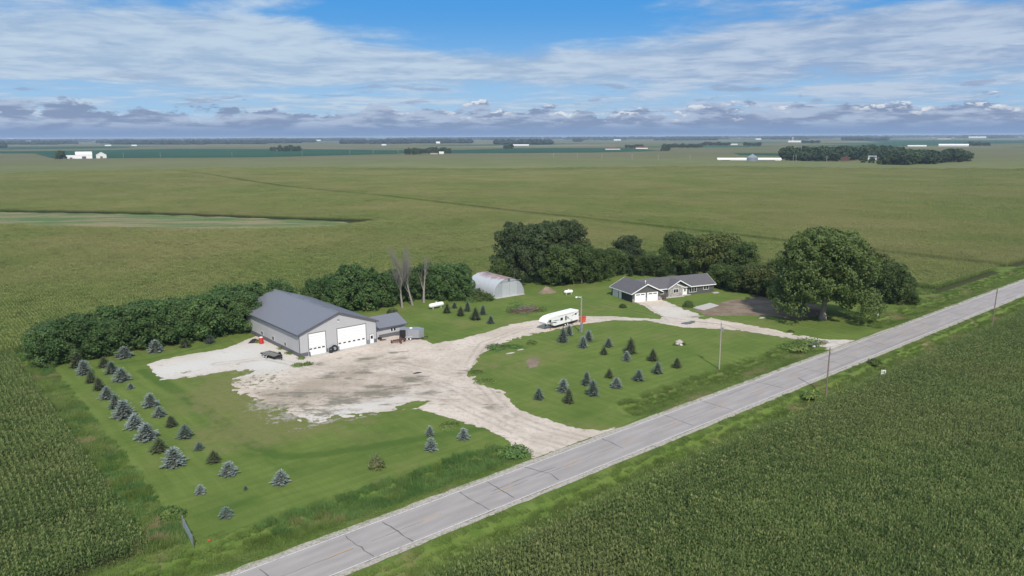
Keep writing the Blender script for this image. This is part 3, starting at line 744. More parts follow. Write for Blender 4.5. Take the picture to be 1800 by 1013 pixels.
corn('corn_field', west, 'v', ((0, 120), (-160*TW/TW, 12)), 'cornfield left of the property with clear rows running away from the road', 1, corn_src2)
corn('corn_field', headland, 'u', ((-160, 4), (10.6, 10.6+TW)), 'end rows of corn across the lower left corner beside the road', 5, corn_src2)
corn('corn_field', north, 'v', ((0, 1200), (-900, 1300)), 'wide cornfield behind the farmstead reaching towards the horizon', 2)
corn('corn_field', south, 'u', ((-40, 620), (-15.2-40*TW, -15.2)), 'cornfield across the road filling the lower right corner', 3, corn_src2)

# tall grass
def tuft_mesh(seed, size, n, h0, h1, mat, wd=.03, brd=.5):
    r = np.random.RandomState(seed); x = r.uniform(-size/2, size/2, n); y = r.uniform(-size/2, size/2, n); h = r.uniform(h0, h1, n); A = r.uniform(0, 6.28, n)
    ln = r.uniform(.1, brd, n)*h; B = r.uniform(0, 6.28, n)
    b1 = np.stack([x-np.cos(A)*wd, y-np.sin(A)*wd, 0*x-.03], -1); b2 = np.stack([x+np.cos(A)*wd, y+np.sin(A)*wd, 0*x-.03], -1); tp = np.stack([x+np.cos(B)*ln, y+np.sin(B)*ln, h], -1)
    return tri_mesh('grass_tuft', np.stack([b1, b2, tp], 1), mat)
tufts = [tuft_mesh(1, 1.5, 320, .25, .75, M_weed_dark, .035), tuft_mesh(2, 1.5, 320, .2, .6, M_weed, .03), tuft_mesh(3, 1.5, 260, .4, 1.1, M_weed, .03), tuft_mesh(4, 1.5, 300, .08, .25, M_weed, .03)]
tuft_src = src_coll('tuft_source', tufts)
def grass(name, fn, u0, u1, v0, v1, label, seed, step=1.15):
    r = np.random.RandomState(seed); U, V = np.meshgrid(np.arange(u0, u1, step), np.arange(v0, v1, step), indexing='ij'); u = U.ravel()+r.uniform(-.4, .4, U.size); v = V.ravel()+r.uniform(-.4, .4, U.size)
    ids, sc = fn(u, v, r); k = (ids >= 0); X, Y = xy(u, v); k &= (Y > 45) & (np.abs(X) < Y*.75+15)
    u, v, ids, sc, X, Y = [q[k] for q in (u, v, ids, sc, X, Y)]
    scatter(name, np.stack([X, Y, terrain(X, Y)], -1), r.uniform(0, 6.28, len(X)), np.stack([np.ones(len(X)), np.ones(len(X)), sc], -1), ids, tuft_src, label, 'grass')
def near_drive(u, extra=0):
    k = np.zeros(u.shape, bool)
    for c, hw in DRIVES: k |= np.abs(u-c) < hw+extra
    return k
def g_left(u, v, r):
    n = fbm(u, v, .07, 21); m = fbm(u, v, .25, 22); ids = np.where(n > .52, 2, np.where(m > .5, 0, 1)); sc = .55+.9*m
    ids = np.where(u < 50, np.where(m > .4, 0, ids), 1+0*ids); sc = np.where(u > 50, sc*.7, sc)
    mow = (v < 3.4) | (v > 9.2); ids = np.where(mow, 3, ids); sc = np.where(mow, .7, sc)
    ids = np.where((u < 8) & (n < .6) & (v < 12), 3, ids)
    ids = np.where(near_drive(u, 3.), -1, ids); ids = np.where((u > 5) & (v > 9.6), -1, ids); ids = np.where((u > 174) & (v > 3.4) & (r.rand(len(u)) < .75) & (v < 8), 3, ids); return ids, sc
grass('tall_grass', g_left, -45, 330, 1.5, 10.8, 'rank grass in the ditch between the mown lawn and the road', 31)
def g_right(u, v, r):
    n = fbm(u, v, .08, 24); m = fbm(u, v, .3, 25); ids = np.where(n > .5, 2, 1); ids = np.where(v > -10.3, 3, ids); sc = np.where(v > -10.3, .9, .35+.8*m)
    return np.where(r.rand(len(u)) < .92, ids, -1), sc
grass('tall_grass', g_right, 0, 330, -15.8, -8.2, 'rough verge grass between the road and the right hand cornfield', 32)
def g_west(u, v, r):
    m = fbm(u, v, .2, 26); return np.where(m > .60, 2, np.where(m > .48, 0, 1)), .3+.9*m
grass('tall_grass', g_west, -1.6, 3.5, 11, 104, 'lush weeds between the left cornfield and the mown property edge', 33)
def g_north(u, v, r):
    m = fbm(u, v, .2, 27); k = ((v > 108) & (u < 219)) | ((u > 214)); return np.where(k, np.where(m > .5, 0, 2), -1), .6+m
grass('tall_grass', g_north, -3, 222, 12, 117, 'weeds along the back and right edges of the property', 34, 1.6)

# ---- broadleaf crowns
def crown_pts(blobs, n, r, inner=.25):
    c = np.array([b[:3] for b in blobs]); rad = np.array([b[3] for b in blobs]); w_ = rad**2; w_ = w_/w_.sum()
    k = r.choice(len(blobs), n, p=w_); d = r.normal(size=(n, 3)); d /= np.linalg.norm(d, axis=1)[:, None]
    q = np.where(r.rand(n) < inner, r.uniform(.3, .9, n), r.uniform(.86, 1.08, n)); P = c[k]+d*(rad[k]*q)[:, None]*np.array([1, 1, .85])
    # drop what lies deep inside another blob
    deep = np.zeros(n, bool)
    for b in blobs: deep |= np.linalg.norm((P-np.array(b[:3]))/np.array([1, 1, .85]), axis=1) < b[3]*.72
    hole = vnoise(P[:, 0]*.55+P[:, 2]*.45+40, P[:, 1]*.55-P[:, 2]*.5+40)*.6+vnoise(P[:, 0]*1.3-P[:, 2]*.9+90, P[:, 1]*1.3+P[:, 2]*1.1+90)*.4
    keep = (~deep | (r.rand(n) < .12)) & (hole > .34)
    return P[keep], d[keep]
def leaf_tris(P, D, size, r, up=.35):
    n = len(P); nr = D+r.normal(0, .55, (n, 3)); nr[:, 2] += up; nr /= np.linalg.norm(nr, axis=1)[:, None]
    a = np.cross(nr, r.normal(size=(n, 3))); a /= np.linalg.norm(a, axis=1)[:, None]+1e-9; b = np.cross(nr, a)
    s = (size*r.uniform(.6, 1.35, n))[:, None]; s2 = s*r.uniform(.4, .75, (n, 1))
    A = P-a*s*.6; B = P+b*s2-nr*s*.12; Cc = P+a*s; Dd = P-b*s2-nr*s*.12
    return np.concatenate([np.stack([A, B, Cc], 1), np.stack([A, Cc, Dd], 1)])
def make_blobs(h, rad, base, r, n=26, ball=.30):
    bl = []
    for i in range(n):
        z = base+(h-base)*((i+.5)/n)**.9; f = (z-base)/(h-base); w_ = rad*math.sqrt(max(.05, 1-((f-.42)/.62)**2)); A = i*2.4+r.uniform(-.4, .4); q = w_*r.uniform(.40, .92)
        br = rad*ball*r.uniform(.6, 1.45); bl.append((math.cos(A)*q, math.sin(A)*q, min(z, h-br*.75), br))
    bl.append((0, 0, base+(h-base)*.5, rad*.55)); bl.append((0, 0, base+(h-base)*.78, rad*.38)); return bl
def trunk_mesh(h, r0, nb, spread, seed, mat=M_bark, top=.55):
    r = random.Random(seed); m = MB(); p = Vector((0, 0, -.2)); rad = r0
    pts = [p]
    for i in range(5):
        q = p+Vector((r.uniform(-.02, .02)*h, r.uniform(-.02, .02)*h, h*top/5+.04)); m.cyl(p, q, rad*(1.35 if i == 0 else 1), rad*.84, 8, False); rad *= .84; p = q; pts.append(p)
    for i in range(nb):
        s = pts[2+i % 4]; A = i*2.4+r.uniform(-.5, .5); L = spread*r.uniform(.5, .9); e = s+Vector((math.cos(A)*L, math.sin(A)*L, h*r.uniform(.15, .4))); md = (s+e)/2+Vector((0, 0, -.05*h)); br = rad*r.uniform(.5, .8)
        m.cyl(s, md, br, br*.7, 5, False); m.cyl(md, e, br*.7, br*.2, 5, False)
    me = mesh_from('trunk', m.v, m.f, mat, True); return me
variants = {}
def tree_variant(key, h, rad, base, n, leaf, mat, seed, nblob=26, ball=.3, trunk=.3):
    r = np.random.RandomState(seed); bl = make_blobs(h, rad, base, r, nblob, ball); P, D = crown_pts(bl, n, r)
    P = P+r.normal(0, .14, P.shape); P = P+D*(1.1*(vnoise(P[:, 0]*.9+P[:, 2]*.8+60, P[:, 1]*.9-P[:, 2]*.6+60)-.45))[:, None]; low = P[:, 2] > .15; P, D = P[low], D[low]
    variants[key] = (tri_mesh('crown', leaf_tris(P, D, leaf, r), mat), trunk_mesh(h, trunk, 7, rad*.8, seed), h, rad)
for k in range(4): tree_variant('belt%d' % k, 11, 5.2, .6, 19000, .28, M_tree_belt, 40+k, 60, .20)
for k in range(3): tree_variant('oak%d' % k, 17, 7, 2.2, 26000, .33, M_tree_dark, 50+k, 70, .19, .4)
for k in range(3): tree_variant('row%d' % k, 11, 5.5, .8, 19000, .28, M_tree, 60+k, 60, .20)
for k in range(2): tree_variant('olive%d' % k, 10, 5, .7, 18000, .28, M_tree_olive, 70+k, 60, .20)
for k in range(2): tree_variant('far%d' % k, 12, 5.5, .5, 1500, 1.15, M_far_tree, 80+k, 16, .34)
def tree(key, X, Y, h, wd, label, group=None, name='tree', cat='tree', trunk=True, rz=None):
    cm, tm, H0, R0 = variants[key]; rz = random.uniform(0, 6.28) if rz is None else rz
    e = empty(name, (X, Y, float(terrain(X, Y))), rz); e.scale = (wd/(2*R0), wd/(2*R0), h/H0)
    link('crown', cm, e)
    if trunk: link('trunk', tm, e)
    return tag(e, label, cat, group)
random.seed(4)
ORD = ['first', 'second', 'third', 'fourth', 'fifth', 'sixth', 'seventh', 'eighth', 'ninth', 'tenth', 'eleventh', 'twelfth', 'thirteenth', 'fourteenth', 'fifteenth', 'sixteenth', 'seventeenth', 'eighteenth', 'nineteenth', 'twentieth']
def ptree(key, px, py, h, wd, label, group=None, **k):
    X, Y = gp(px, py); return tree(key, X, Y, h, wd, label, group, **k)
# shelterbelt left of and behind the shop
i = 0
for u in np.arange(4.5, 50, 5.2):
    X, Y = xy(u+random.uniform(-.7, .7), 103.2+random.uniform(-1, 1)); tree('belt%d' % (i % 4), X, Y, random.uniform(7.4, 9.2)+(1.2 if u > 18 else 0), random.uniform(9, 10.8), '%s tree from the left, front row of the shelterbelt beside the shop' % ORD[i], 'shelterbelt trees left of the shop'); i += 1
i = 0
for u in np.arange(5.5, 62, 6.4):
    X, Y = xy(u+random.uniform(-.8, .8), 109.5+random.uniform(-1, 1)); tree('belt%d' % ((i+2) % 4), X, Y, random.uniform(7.6, 9.2)+(1.2 if u > 18 else 0), random.uniform(9, 10.8), '%s tree from the left, back row of the shelterbelt' % ORD[i], 'shelterbelt trees left of the shop'); i += 1
BK = [(560, 548, 9, 9), (590, 549, 10, 10), (618, 545, 12.5, 11), (645, 545, 11.5, 10), (672, 538, 9.5, 9.5), (698, 529, 9, 9), (724, 526, 9, 9), (750, 524, 10, 9.5), (778, 526, 10.3, 10.5), (803, 527, 10.5, 10), (814, 519, 9, 7)]
for i, (a, b, h, wd) in enumerate(BK): ptree('belt%d' % (i % 4), a, b, h, wd, '%s green tree from the left between shop roof and arched shed' % ORD[i], 'belt trees between shop and arched shed')
for i, (a, b, h, wd, s, lb) in enumerate([(903, 500, 19.5, 13.5, 'oak0', 'tall dark broadleaf tree right behind the arched shed, left of its cluster'), (940, 496, 18.5, 14, 'oak1', 'tall dark tree in the middle of the cluster behind the arched shed'), (966, 486, 18.5, 12.5, 'oak2', 'dark tree at the back of the cluster with thinner grey-green crown'), (1000, 484, 18.5, 13.5, 'oak0', 'rounded dark tree on the right of the tall cluster'),
      (985, 500, 12, 13.5, 'row0', 'lower wide green tree in front of the tall dark cluster'), (1022, 497, 12, 12.5, 'row1', 'lower green tree right of the tall dark cluster'), (1050, 492, 10, 10.5, 'row2', 'small green tree at the right foot of the tall cluster'), (880, 505, 9, 7.5, 'row0', 'low bush tree beside the arched shed end')]):
    ptree(s, a, b, h, wd, lb, 'trees behind the arched shed')
ROWB = [(1078, 484, 9, 10.5, 'row1'), (1103, 478, 12.5, 12, 'oak2'), (1130, 482, 6.2, 10.5, 'row2'), (1155, 484, 6.8, 10, 'row0'), (1190, 482, 14, 13, 'row1'), (1217, 484, 13, 12, 'row0'), (1245, 488, 14, 13, 'olive0'), (1275, 492, 14.5, 14, 'olive1'), (1303, 500, 13, 12, 'row2'),
        (1265, 505, 7, 9, 'row1'), (1295, 512, 7.5, 9.5, 'row2'), (1325, 516, 8.5, 9.5, 'olive0'), (1352, 520, 9.5, 11, 'olive1'), (1372, 522, 11, 11, 'row0')]
for i, (a, b, h, wd, s) in enumerate(ROWB): ptree(s, a, b, h, wd, '%s tree from the left in the belt behind the house' % ORD[i], 'belt trees behind the house')
for i, (a, b, h, wd, s, lb) in enumerate([(1503, 522, 15, 13.5, 'olive0', 'green tree behind the large maple, on its right'), (1532, 527, 13, 13, 'olive1', 'medium green tree second right of the large maple'), (1560, 532, 11, 11, 'row2', 'rounded tree third right of the large maple'), (1583, 532, 8.5, 7.5, 'row0', 'small dark tree near the right corner by the roadside'), (1400, 520, 12, 10, 'olive0', 'tree behind the maple on its left side'),
      (1600, 535, 3.5, 5, 'row1', 'low shrub at the right end of the tree line')]): ptree(s, a, b, h, wd, lb, 'trees at the right end of the property')
# the large maple in the front yard
r = np.random.RandomState(99); h = 22.5; bl = make_blobs(h, 12.9, 5.2, r, 150, .14)
bl += [(math.cos(a)*11.6, math.sin(a)*11.6, 5.6+1.8*math.sin(a*3), 2.3) for a in np.arange(0, 6.28, .42) if abs(a-4.55) > .55]
P, D = crown_pts(bl, 140000, r); P = P+D*(2.0*(vnoise(P[:, 0]*.8+P[:, 2]*.7+60, P[:, 1]*.8-P[:, 2]*.6+60)-.45))[:, None]; keep = (P[:, 2] > 2.6) & ~((np.hypot(P[:, 0]+.3, P[:, 1]+5) < 4.2) & (P[:, 2] < 6.5))
e = empty('maple_tree', (*gp(1446, 561), 0)); link('crown', tri_mesh('crown', leaf_tris(P[keep]*np.array([1,1,1])+r.normal(0,.16,(keep.sum(),3)), D[keep], .32, r, .2), M_tree_big), e); link('trunk', trunk_mesh(h, .9, 14, 8, 5, flat('grey_maple_bark', (.30, .265, .225), .95, .1, 0, .3, 2), .45), e)
tag(e, 'largest tree, a full green maple shading bare soil right of the house', 'tree')

# ---- spruces
def spruce_mesh(H, Rb, seed, mat):
    r = np.random.RandomState(seed); tr = []
    EXP = .55 if Rb > 1.2 else .66; nlev = 10
    for lev in range(nlev):
        f = lev/(nlev-1); z = H*(.05+.90*f**.92); rad = Rb*(1-f)**EXP*(.88 if lev == 0 else 1)+.02*H; nb = int(15-8*f)
        for k in range(nb):
            A = 2*math.pi*(k+.5*(lev % 2))/nb+r.normal(0, .12); L = rad*r.uniform(.68, 1.2); up = .10+.55*f
            nseg = max(4, int(15*(1-f*.7)))
            for s in range(nseg):
                q = (s+.6)/nseg; c = np.array([math.cos(A)*L*q, math.sin(A)*L*q, z-.22*L*q+up*L*q*q*.8])
                wd = L*.30*(1-q*.65)*(.5+q*.5)+.05
                for side in (-1, 1):
                    B = A+side*r.uniform(.35, 1.1); tp = c+np.array([math.cos(B)*wd*1.25, math.sin(B)*wd*1.25, r.uniform(-.02, .10)*H*.35]); s_ = .055*r.uniform(.8, 1.4)+.025
                    pv = np.array([-math.sin(B)*s_, math.cos(B)*s_, r.normal(0, .3)*s_]); tr.append((c-pv, c+pv, tp))
                tp = c+np.array([math.cos(A)*L*.16, math.sin(A)*L*.16, .03*H]); pv = np.array([-math.sin(A)*.03*H*.5, math.cos(A)*.03*H*.5, 0]); tr.append((c-pv, c+pv, tp))
    for k in range(8):
        A = k*.785; tr.append((np.array([.03*math.cos(A), .03*math.sin(A), H*.93]), np.array([-.03*math.cos(A), -.03*math.sin(A), H*.93]), np.array([.02*math.sin(A)*H, .02*math.cos(A)*H, H*(1.0-.02*(k % 3))])))
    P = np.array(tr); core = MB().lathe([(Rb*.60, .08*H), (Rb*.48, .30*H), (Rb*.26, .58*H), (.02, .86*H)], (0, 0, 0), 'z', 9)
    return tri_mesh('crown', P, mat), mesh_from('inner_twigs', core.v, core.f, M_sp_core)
SP = {}
shapes = [(3.2, 1.28), (3.2, 1.5), (3.2, 1.12)]
for si, (H0, R0) in enumerate(shapes):
    for kn, mt in (('B', M_sp_blue), ('M', M_sp_mid), ('D', M_sp_dark)):
        SP[kn, si] = (*spruce_mesh(H0, R0, 7+si, mt), H0, R0)
stub = MB().cyl((0, 0, -.1), (0, 0, .5), .09, .07, 6); stub_me = mesh_from('trunk', stub.v, stub.f, M_bark)
def spruce(px, py, hpx, wpx, kind, label, group):
    X, Y = gp(px, py-wpx*.10); d = math.hypot(X, Y, CH); h = height_px(X, Y, hpx*.93); wd = wpx*d/FPX
    ratio = wd/h; si = 2 if ratio < .72 else (0 if ratio < .9 else 1)
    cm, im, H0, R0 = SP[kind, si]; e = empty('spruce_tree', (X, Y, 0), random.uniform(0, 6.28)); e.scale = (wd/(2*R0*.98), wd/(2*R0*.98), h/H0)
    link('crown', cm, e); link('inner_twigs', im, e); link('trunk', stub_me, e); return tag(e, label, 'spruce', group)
kn = {'B': 'blue', 'M': 'grey-green', 'D': 'dark green'}
def spr(lst, group, fmt):
    cnt = 0
    for a, b, h, w_, k, *lb in lst:
        cnt += 1; spruce(a, b, h, w_, k, lb[0] if lb else fmt % (kn[k], ORD[cnt-1]), group)
spr([(135.5, 648, 31, 23, 'D'), (148, 660, 28, 24, 'B'), (160, 674, 23, 19, 'D'), (174, 687, 25, 20, 'D'), (188, 703, 25, 22, 'B'), (203, 719, 28, 22, 'M'), (218, 737, 35, 34, 'B'), (237, 755, 27, 30, 'B'), (258, 775.5, 33, 34, 'B'), (280, 796, 26, 29, 'D'), (305.5, 822, 36, 38, 'B')],
    'spruces in the outer row along the left edge', '%s spruce, %s from the shelterbelt in the outer row beside the left cornfield')
spr([(183, 647, 20, 20, 'D'), (197, 658.5, 24, 23, 'M'), (214.5, 672, 26, 27, 'B'), (230, 684.5, 11, 12, 'B', 'tiny blue spruce in the gap of the inner row'), (264.5, 717, 27, 26, 'B'), (280, 734, 20, 22, 'B'), (301, 751.5, 22, 20, 'D'), (325.5, 771.5, 26, 26, 'M'), (350, 792, 15, 17, 'M', 'small rounded spruce low in the inner row, left of a dark one'), (376, 814.5, 23, 24, 'D'), (402, 838, 27, 29, 'B'), (353, 869.5, 18, 18, 'B', 'small pale spruce alone between the row end and the corner gate'), (431.7, 862, 8, 8, 'M', 'seedling spruce, smallest of all, alone on the lower lawn'), (398, 911, 20, 23, 'M', 'grey-green spruce nearest the lower property corner'), (494, 853, 27, 29, 'B', 'wide blue spruce alone in the lower middle of the lawn')],
    'spruces in the inner row on the left lawn', '%s spruce, %s from the shelterbelt in the inner row on the left lawn')
spr([(219, 631, 22, 26, 'B', 'blue spruce at the shelterbelt foot, left of the white gravel lot'), (274, 621, 24, 25, 'B', 'blue spruce at the shelterbelt just above the gravel lot corner'), (326, 612, 17, 20, 'D', 'low dark spruce between the shelterbelt and the white gravel'), (369, 605, 16, 17, 'M', 'small grey-green spruce in shade beside the shop end of the shelterbelt'),
     (755.7, 766.7, 19, 17, 'B', 'upper small blue spruce of the pair near the gravel entry'), (758, 794, 26, 22, 'B', 'lower blue spruce of the pair near the gravel entry'), (814.7, 774, 22, 23, 'B', 'blue spruce nearest the gravel entry on the lower lawn')], 'lone spruces on the lower lawn', '')
spr([(786, 551.7, 20, 15, 'D', 'dark spruce right beside the white propane tank'), (799, 543, 12.5, 12, 'M', 'small blue-grey spruce at the back of the group by the propane tank'), (810, 556.6, 19, 15, 'D', 'dark spruce in front of the small one by the propane tank'), (822, 548.6, 21, 13, 'M', 'slim blue-grey spruce in the middle of the group before the arched shed'), (836, 564, 24.5, 21, 'D', 'widest dark spruce of the group before the arched shed'), (849, 554.3, 19, 14, 'M', 'grey spruce just behind the widest dark one before the arched shed'), (862.7, 570, 16, 15, 'M', 'blue-grey spruce on the right end of the group, nearest the gravel lane')], 'spruces before the arched shed', '')
spr([(990, 603.4, 30, 20, 'M', 'tall grey-green spruce in front of the camper trailer'), (1000.4, 591.3, 22, 16, 'B', 'blue spruce tucked behind the tall one below the camper trailer'), (1025, 613, 24, 18, 'B', 'blue spruce below the yard light pole, left of its pair'), (1034.5, 601, 22, 18, 'B', 'blue spruce right of the yard light pole foot'), (1062, 624.4, 15, 15, 'D', 'small dark spruce right of the yard light pole pair'), (1069.7, 611.6, 18.5, 17, 'M', 'grey-green spruce just behind the small dark one'),
     (1108.5, 623, 31, 22, 'D', 'tallest dark spruce in the middle of the island lawn'), (1101.6, 636, 20, 16, 'B', 'blue spruce at the foot of the tallest dark spruce'), (1147.5, 635.8, 23.5, 20, 'D', 'dark spruce right of the tallest dark spruce'), (1156, 658.5, 23.5, 20, 'M', 'grey-green spruce below the dark one on the right of the island lawn'), (1190, 647.8, 20, 18.5, 'D', 'rightmost dark spruce of the island lawn'),
     (1122.8, 670.8, 22, 22, 'M', 'wide grey-green spruce near the middle of the lower island row'), (1083.3, 683.9, 21, 22, 'B', 'pale wide spruce low in the island lawn right of the slim pair'), (1071, 665.4, 18, 16, 'D', 'small dark spruce above the pale wide one in the island lawn'), (1031.5, 678.7, 27.6, 19, 'M', 'slim spruce at the back of the overlapping pair in the island lawn'), (1042.4, 697, 31, 23, 'M', 'tall spruce at the front of the overlapping pair in the island lawn'),
     (990.5, 690.5, 26, 22, 'B', 'blue spruce behind the lowest dark spruce of the island lawn'), (1000, 710, 29, 20, 'D', 'lowest dark spruce of the island lawn'), (947.3, 703.6, 22, 19, 'M', 'leftmost spruce of the island lawn nearest the gravel entry')], 'spruces on the island lawn', '')
spr([(1108, 486.6, 15, 11, 'D'), (1128, 486, 16, 11, 'D'), (1149, 486, 14, 11, 'D')], 'evergreens behind the house', '%s evergreen, %s from the left behind the house roof')

def mound(px, py, rx, ry, h, mat, name, label, cat, seed):
    X, Y = gp(px, py); V = []; F = []; n = 26; k = 9
    for j in range(k):
        for i in range(n):
            f = j/(k-1); A = 2*math.pi*i/n; rrn = f*(1+.35*(float(fbm(math.cos(A)*2+seed, math.sin(A)*2, 1, seed))-.5)); V.append((rx*rrn*math.cos(A), ry*rrn*math.sin(A), h*(math.cos(f*math.pi)*.5+.5)*(.7+.6*float(fbm(rrn*math.cos(A)*3, rrn*math.sin(A)*3, 1, seed)))-.05))
    for j in range(k-1):
        for i in range(n): F.append((j*n+i, j*n+(i+1) % n, (j+1)*n+(i+1) % n, (j+1)*n+i))
    o = link(name, mesh_from(name, V, F, mat, True), None, (X, Y, 0), .6); return tag(o, label, cat)
# ---- shrubs and brush
def leafball(n, rx, ry, rz, leaf, mat, seed, name='foliage', parent=None, c=(0, 0, 0)):
    r = np.random.RandomState(seed); d = r.normal(size=(n, 3)); d /= np.linalg.norm(d, axis=1)[:, None]; d[:, 2] = np.abs(d[:, 2])
    q = r.uniform(.35, 1.1, n)[:, None]*(0.8+.35*vnoise(d[:, 0]*3+5, d[:, 1]*3+d[:, 2]*2, 1, seed))[:, None]; P = d*q*np.array([rx, ry, rz])+np.array(c)
    return link(name, tri_mesh(name, leaf_tris(P, d, leaf, r), mat), parent)
def bush(px, py, rx, rz, mat, label, seed, n=900, leaf=.22, ry=None):
    e = empty('shrub', (*gp(px, py), 0), random.uniform(0, 3)); leafball(n, rx, ry or rx, rz, leaf, mat, seed, 'foliage', e); m = MB()
    for k in range(5): A = k*1.26; m.cyl((0, 0, -.1), (math.cos(A)*rx*.5, math.sin(A)*rx*.5, rz*.7), .035, .015, 4)
    m.build('stem', M_bark, e); return tag(e, label, 'shrub')
e = bush(662, 823, 1.15, 1.9, M_shrub, 'pale yellow-green shrub alone on the lower lawn', 1, 1100, .17)
m = MB(); rr = random.Random(2)
for k in range(36):
    A = rr.uniform(0, 6.28); T = rr.uniform(.2, 1.); m.cyl((0, 0, 0), (math.cos(A)*T*1.3, math.sin(A)*T*1.3, rr.uniform(1.0, 2.4)), .02, .008, 3)
m.build('twigs', M_dead, e)
bush(838, 527, 2.8, 3.1, M_tree, 'dark bush growing before the left side of the arched shed', 2, 2600, .3)
bush(857, 528, 1.9, 2.2, M_tree, 'smaller bush at the arched shed front corner', 3, 1200, .3)
bush(827, 530, 1.7, 1.1, M_weed_dark, 'low weeds around the left side of the arched shed', 4, 900, .3)
bush(1095, 541, 1.1, 1.1, M_tree, 'small dark shrub on the lawn left of the house driveway', 5, 500)
bush(1210, 540, 1.6, 1.9, M_tree, 'round shrub beside the concrete pad before the house', 6, 900)
bush(1420, 604, 2.2, 1.2, M_weed, 'weedy shrub left of the second driveway entry', 7, 1300, .2, 4)
bush(1395, 611, 3.5, 1., M_weed, 'low weeds on the lawn edge left of the mailboxes', 8, 1300, .2)
bush(1448, 603, 1.2, .6, M_dead, 'dry brush clump on the right of the driveway entry', 12, 300, .15)
bush(1537, 639, 1.5, .9, M_tree, 'dark weed clump on the verge across the road', 9, 600, .2)
bush(690, 552, 1.6, 1.6, M_tree_dark, 'dark shrub behind the annex roof, at the dead trees', 10, 700, .25)
bush(1598, 520, 2., 3., M_dead, 'bare greyish shrub at the right end of the tree line', 11, 500, .12)
bush(1390, 584, .9, .5, M_tree, 'small dark weed clump on the lawn below the maple', 13, 200, .2)
bush(1425, 697, 1.6, 1., M_weed, 'weeds at the foot of the roadside pole', 14, 700, .2)
bush(303, 908, 1.6, 1.1, M_olive2, 'tall yellow-green weeds at the corner of the left cornfield', 15, 1600, .22)
for i, (a, b) in enumerate([(455, 602), (497, 613), (512, 621), (530, 631), (541, 641), (525, 643)]): bush(a, b, .9+.3*(i % 3), .55, M_weed, ['weeds at the shop wall near the red tank', 'weeds at the shop wall above the flatbed trailer', 'weeds at the shop wall beside the flatbed trailer', 'weeds at the front left corner of the shop', 'weed patch just before the shop corner', 'weed patch between the trailer and the shop corner'][i], 30+i, 420, .16)
bush(872, 612, 2.6, .9, M_weed_dark, 'weed patch at the upper left edge of the island lawn', 71, 900, .2); bush(935, 605, 1.2, 1.3, M_weed, 'upright weed tuft above the bare patch on the island lawn', 72, 500, .18)
bush(905, 611, 3.2, .5, M_weed_dark, 'low dark weeds along the broken concrete on the island lawn', 73, 900, .2, 1.2)
mound(897, 621, 1.9, .7, .2, M_rubble, 'rubble_heap', 'flat broken concrete left of the bare patch on the island lawn', 'rubble', 21); mound(915, 615, 1.4, .5, .2, M_rubble, 'rubble_heap', 'small pale rubble strip just above the bare patch', 'rubble', 22)
bush(852, 672, 2.2, .4, M_weed, 'low weeds spreading over gravel at the island tip', 74, 600, .16); bush(838, 655, 1.5, .35, M_weed, 'small weeds at the left tip of the island lawn', 75, 400, .15)
bush(790, 750, 2.2, .3, M_weed, 'sparse weeds where the lower lawn meets the gravel', 76, 500, .15); bush(905, 795, 2.6, .7, M_weed_dark, 'taller weeds at the ditch end beside the gravel entry', 77, 900, .2)
# brush pile
bx, by = gp(923, 548); e = empty('brush_pile', (bx, by, 0), .5)
leafball(2200, 5.2, 3.2, 1.5, .16, flat('dry_brush', (.17, .12, .09), .95, .1, 0, .4, 1.), 61, 'dead_foliage', e)
leafball(900, 3.0, 1.8, 2.6, .24, M_weed_dark, 62, 'green_weeds', e, (-1.5, 2, 0)); leafball(500, 1.5, 1.2, 1.5, .22, M_weed, 63, 'green_weeds', e, (4.5, -1.5, 0)); leafball(600, 5.6, 3.6, .5, .2, M_weed_dark, 68, 'green_weeds', e, (0, 0, 0))
m = MB(); rr = random.Random(8)
for k in range(90):
    A = rr.uniform(0, 6.28); T = rr.uniform(0, 1); p = Vector((math.cos(A)*4.6*T, math.sin(A)*2.8*T, .25+1.2*(1-T))); B = rr.uniform(0, 6.28); L = rr.uniform(.6, 1.8); m.cyl(p, p+Vector((math.cos(B)*L, math.sin(B)*L, rr.uniform(-.3, .5))), .05, .02, 4)
m.build('branches', M_dead, e); tag(e, 'brush pile of dead branches overgrown with weeds before the arched shed', 'brush pile')
mound(962, 514, 3.6, 2.4, 2.0, M_dirt, 'dirt_pile', 'pile of brown earth right of the arched shed', 'dirt pile', 3)
mound(734, 656, 1.6, .55, .3, flat('dark_debris', (.06, .05, .045), .95), 'debris_pile', 'low dark heap of debris on the gravel yard', 'debris', 5)
mound(448, 602, 1.9, .9, 1.0, M_black, 'debris_pile', 'black heap of scrap beside the red tank at the shop wall', 'debris', 6)
def rock(px, py, s, label, seed, mat=M_rubble):
    r = random.Random(seed); m = MB(); m.lathe([(s*.6, -.1), (s, s*.25), (s*.8, s*.6), (s*.35, s*.85)], (0, 0, 0), 'z', 8); m.v = [(a+r.uniform(-.2, .2)*s, b+r.uniform(-.2, .2)*s, c+r.uniform(-.1, .15)*s) for a, b, c in m.v]
    o = m.build('boulder', mat); o.location = (*gp(px, py), 0); o.rotation_euler = (0, 0, r.uniform(0, 3)); return tag(o, label, 'rock')
rock(1194, 605, 1.0, 'larger pale boulder among weeds on the island lawn', 1); rock(1197.5, 607.5, .35, 'small white rock below the pale boulder', 4, M_white_dirty); rock(1190, 606.5, .5, 'flat grey stone left of the pale boulder', 3)
bush(1200, 606, .8, .6, M_tree, 'weed clump right of the pale boulder', 66, 250, .16); bush(1187, 607, .7, .35, M_tree, 'weed clump left of the pale boulder', 67, 200, .16)
mound(1340, 559, 1.7, .7, .35, M_rubble, 'rubble_heap', 'low heap of pale rubble on the lawn left of the maple', 'rubble', 9)

